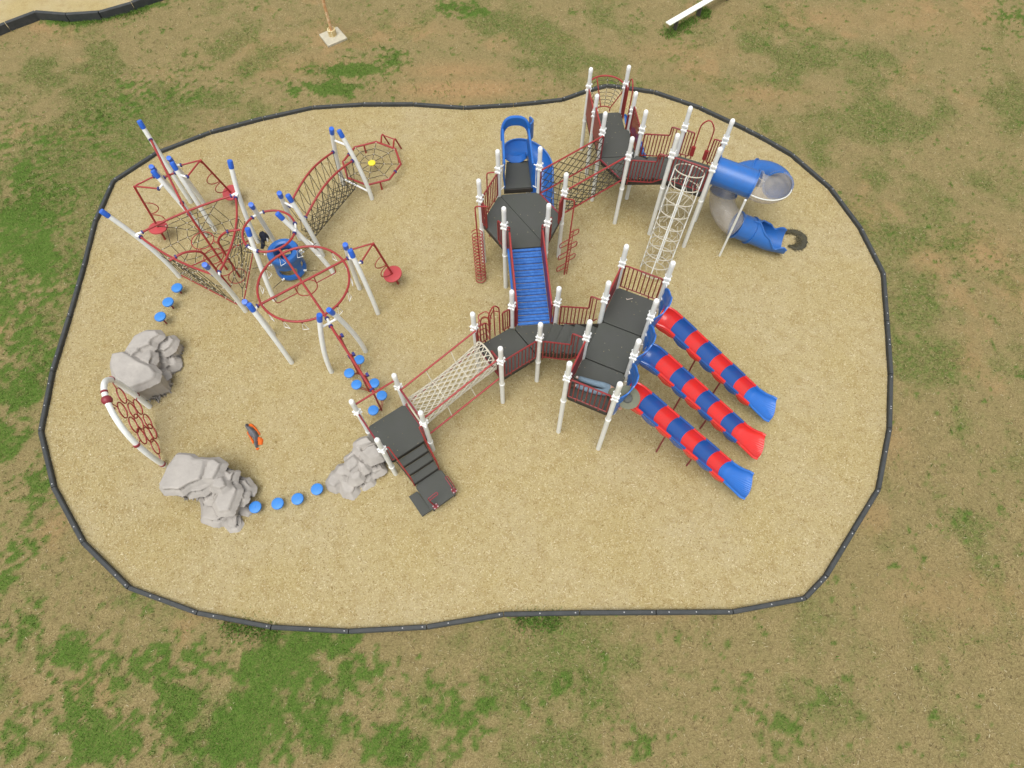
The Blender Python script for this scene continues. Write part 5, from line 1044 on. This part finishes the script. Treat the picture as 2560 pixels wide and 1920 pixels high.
for w, e, sg in ((15, 14, 1), (18, 17, -1)):
    p = bv[w]; d = nrm(p-bv[e]); n_ = nrm(np.cross(d, V(0, 0, 1))); vs = [p, p+d*.05]; ed_ = [(0, 1)]; rd = [.030, .034]
    for k, (o_, L) in enumerate(((-.030, .062), (-.010, .072), (.010, .07), (.029, .055))):
        q = p+d*.085+n_*o_; i = len(vs); vs += [q, q+d*L*.55+V(0, 0, -.012), q+d*L*.85+V(0, 0, -.035)]; ed_ += [(1, i), (i, i+1), (i+1, i+2)]; rd += [.0095, .009, .008]
    i = len(vs); q = p+d*.03-n_*sg*.035; vs += [q, q+d*.04-n_*sg*.012+V(0, 0, -.02)]; ed_ += [(0, i), (i, i+1)]; rd += [.011, .0095]
    skinmesh('hand', vs, ed_, rd, 'skin', pe, 0, 1)
o = build(MB().ball(head, .10, 16, (.92, .92, 1.1)), 'head', 'skin', pe); fd = nrm(V(.75, -.6, -.15)); fs_ = V(-fd[1], fd[0], 0)
build(MB().ball(head-fd*.02+V(0, 0, .03), .103, 14, (1, 1, .9)), 'hair', 'hair', o)
build(MB().rev(head+fd*.09-V(0, 0, .01), [(.02, -.01), (.014, .02), (.003, .035)], 8, fd), 'nose', 'skin', o)
for s_ in (1, -1): build(MB().ball(head+fd*.088+fs_*.035*s_+V(0, 0, .02), .011, 8), 'eye', 'eye', o); build(MB().ball(head+fs_*.095*s_, .026, 8, (.6, .6, 1)), 'ear', 'skin', o)
build(MB().box(head+fd*.092-V(0, 0, .045), fs_*.024, fd*.004, (0, 0, .004)), 'mouth', 'redbit', o, False)
hx_ = nrm(V(.10, -.16, 1)); hp = head+V(.015, .02, .055); mb = MB().rev(hp, [(.10, .0), (.20, .012), (.295, -.012), (.30, -.004), (.20, .024), (.10, .02)], 32, hx_); o = build(mb, 'wide_hat', 'hat', pe)
build(MB().rev(hp-V(.03, .035, 0), [(.125, .0), (.122, .05), (.112, .085), (.085, .105), (.03, .108)], 24, hx_), 'hat_crown', 'hatcrown', o)
o = build(MB().ball((2.63, 6.345, z0+.24), .05, 12, (1.2, .9, .8)), 'handheld_item', 'redbit', None); tag(o, 'small red object held by the lying person under the hat', 'toy')
# ================================================================== garments
def cloth(parts, label, cat, loc, name):
    t = thing(name, label, cat, loc)
    for nm, m, poly, h, sd_ in parts:
        st = .014; P = np.array(poly); x = np.arange(P[:, 0].min()-.05, P[:, 0].max()+.05, st); y = np.arange(P[:, 1].min()-.05, P[:, 1].max()+.05, st); X, Y = np.meshgrid(x, y, indexing='ij'); dm = np.full(X.shape, 9.)
        for i in range(len(P)):
            a, b = P[i], P[(i+1) % len(P)]; d = b-a; q = np.clip(((X-a[0])*d[0]+(Y-a[1])*d[1])/(d@d+1e-9), 0, 1); dm = np.minimum(dm, np.hypot(X-a[0]-q*d[0], Y-a[1]-q*d[1]))
        s_ = np.where(inside(X, Y, P), dm, -dm)+.02*(fbm(X, Y, 14, 2, sd_)-.5); H = h*np.sqrt(np.clip(s_/.07, 0, 1))*(.65+.7*fbm(X, Y, 9, 3, sd_+2)); c = (s_[:-1, :-1]+s_[1:, 1:])/2
        o = link(nm, grid_mesh(nm, X-loc[0], Y-loc[1], H-.005, {}, c > 0), m, t)
    return t
J = D['jacket']; cloth([('lining', 'orange', J['o1'], .10, 5), ('lining', 'orange', J['o2'], .10, 6), ('lining', 'orange', J['o3'], .09, 7), ('outer_cloth', 'sgrey', J['g'], .19, 8), ('cuff', 'orange', J['o4'], .08, 9)], 'crumpled grey and orange jacket lying alone on the wood chips', 'jacket', (-7.4, 6.6, 0), 'crumpled_jacket')
cloth([('body_cloth', 'navy', [(-8.45, 13.85), (-8.28, 13.98), (-8.12, 13.86), (-8.09, 13.70), (-8.2, 13.62), (-8.36, 13.70)], .22, 15), ('sleeve', 'navy', [(-8.38, 13.75), (-8.25, 13.72), (-8.17, 13.42), (-8.22, 13.28), (-8.31, 13.32)], .14, 16), ('label_patch', 'lace', [(-8.17, 13.70), (-8.11, 13.72), (-8.08, 13.62), (-8.13, 13.60)], .20, 17)], 'dark navy jacket dropped at the foot of a leaning white pole', 'jacket', (-8.25, 13.7, 0), 'dropped_jacket')
# ================================================================== bench, light pole
bn = thing('player_bench', 'long backless white bench on dark legs standing on the grass at the top', 'bench', (6.44, 24.05, 0)); a, b = V(6.44, 24.05), V(9.9, 26.6); a, b = a, a+nrm(V(8.31, 25.55)-a)*4.2
build(MB().bar((*a, .45), (*b, .45), .25, .035), 'seat', 'bench', bn, False)
for f in (.13, .46, .87): p = lerp(a, b, f); mb = MB(); d = nrm(b-a); mb.box((*p, .2), d*.025, V(-d[1], d[0], 0)*.08 if False else (-d[1]*.09, d[0]*.09, 0), (0, 0, .24)) if False else mb.box((p[0], p[1], .2), (d[0]*.025, d[1]*.025, 0), (-d[1]*.09, d[0]*.09, 0), (0, 0, .235)); build(mb, 'leg', 'leg', bn, False)
lp = thing('light_pole', 'rust-streaked tall pole set in a square concrete pad at the top edge', 'pole', (-7.2, 24.27, 0))
build(MB().prism([V(-7.745, 24.267), V(-7.052, 24.752), V(-6.568, 24.027), V(-7.29, 23.536)], -.1, .035, .01), 'concrete_pad', 'cement', lp, False)
build(MB().rev((-7.18, 24.22, 0), [(.17, .03), (.17, .28), (.13, .285), (.13, .24)], 20), 'base_collar', 'cwhite', lp)
build(MB().tube([(-7.18, 24.22, 0), (-7.18, 24.22, 3.2), (-7.18, 24.22, 6.4)], .06, 14), 'shaft', 'rust', lp)
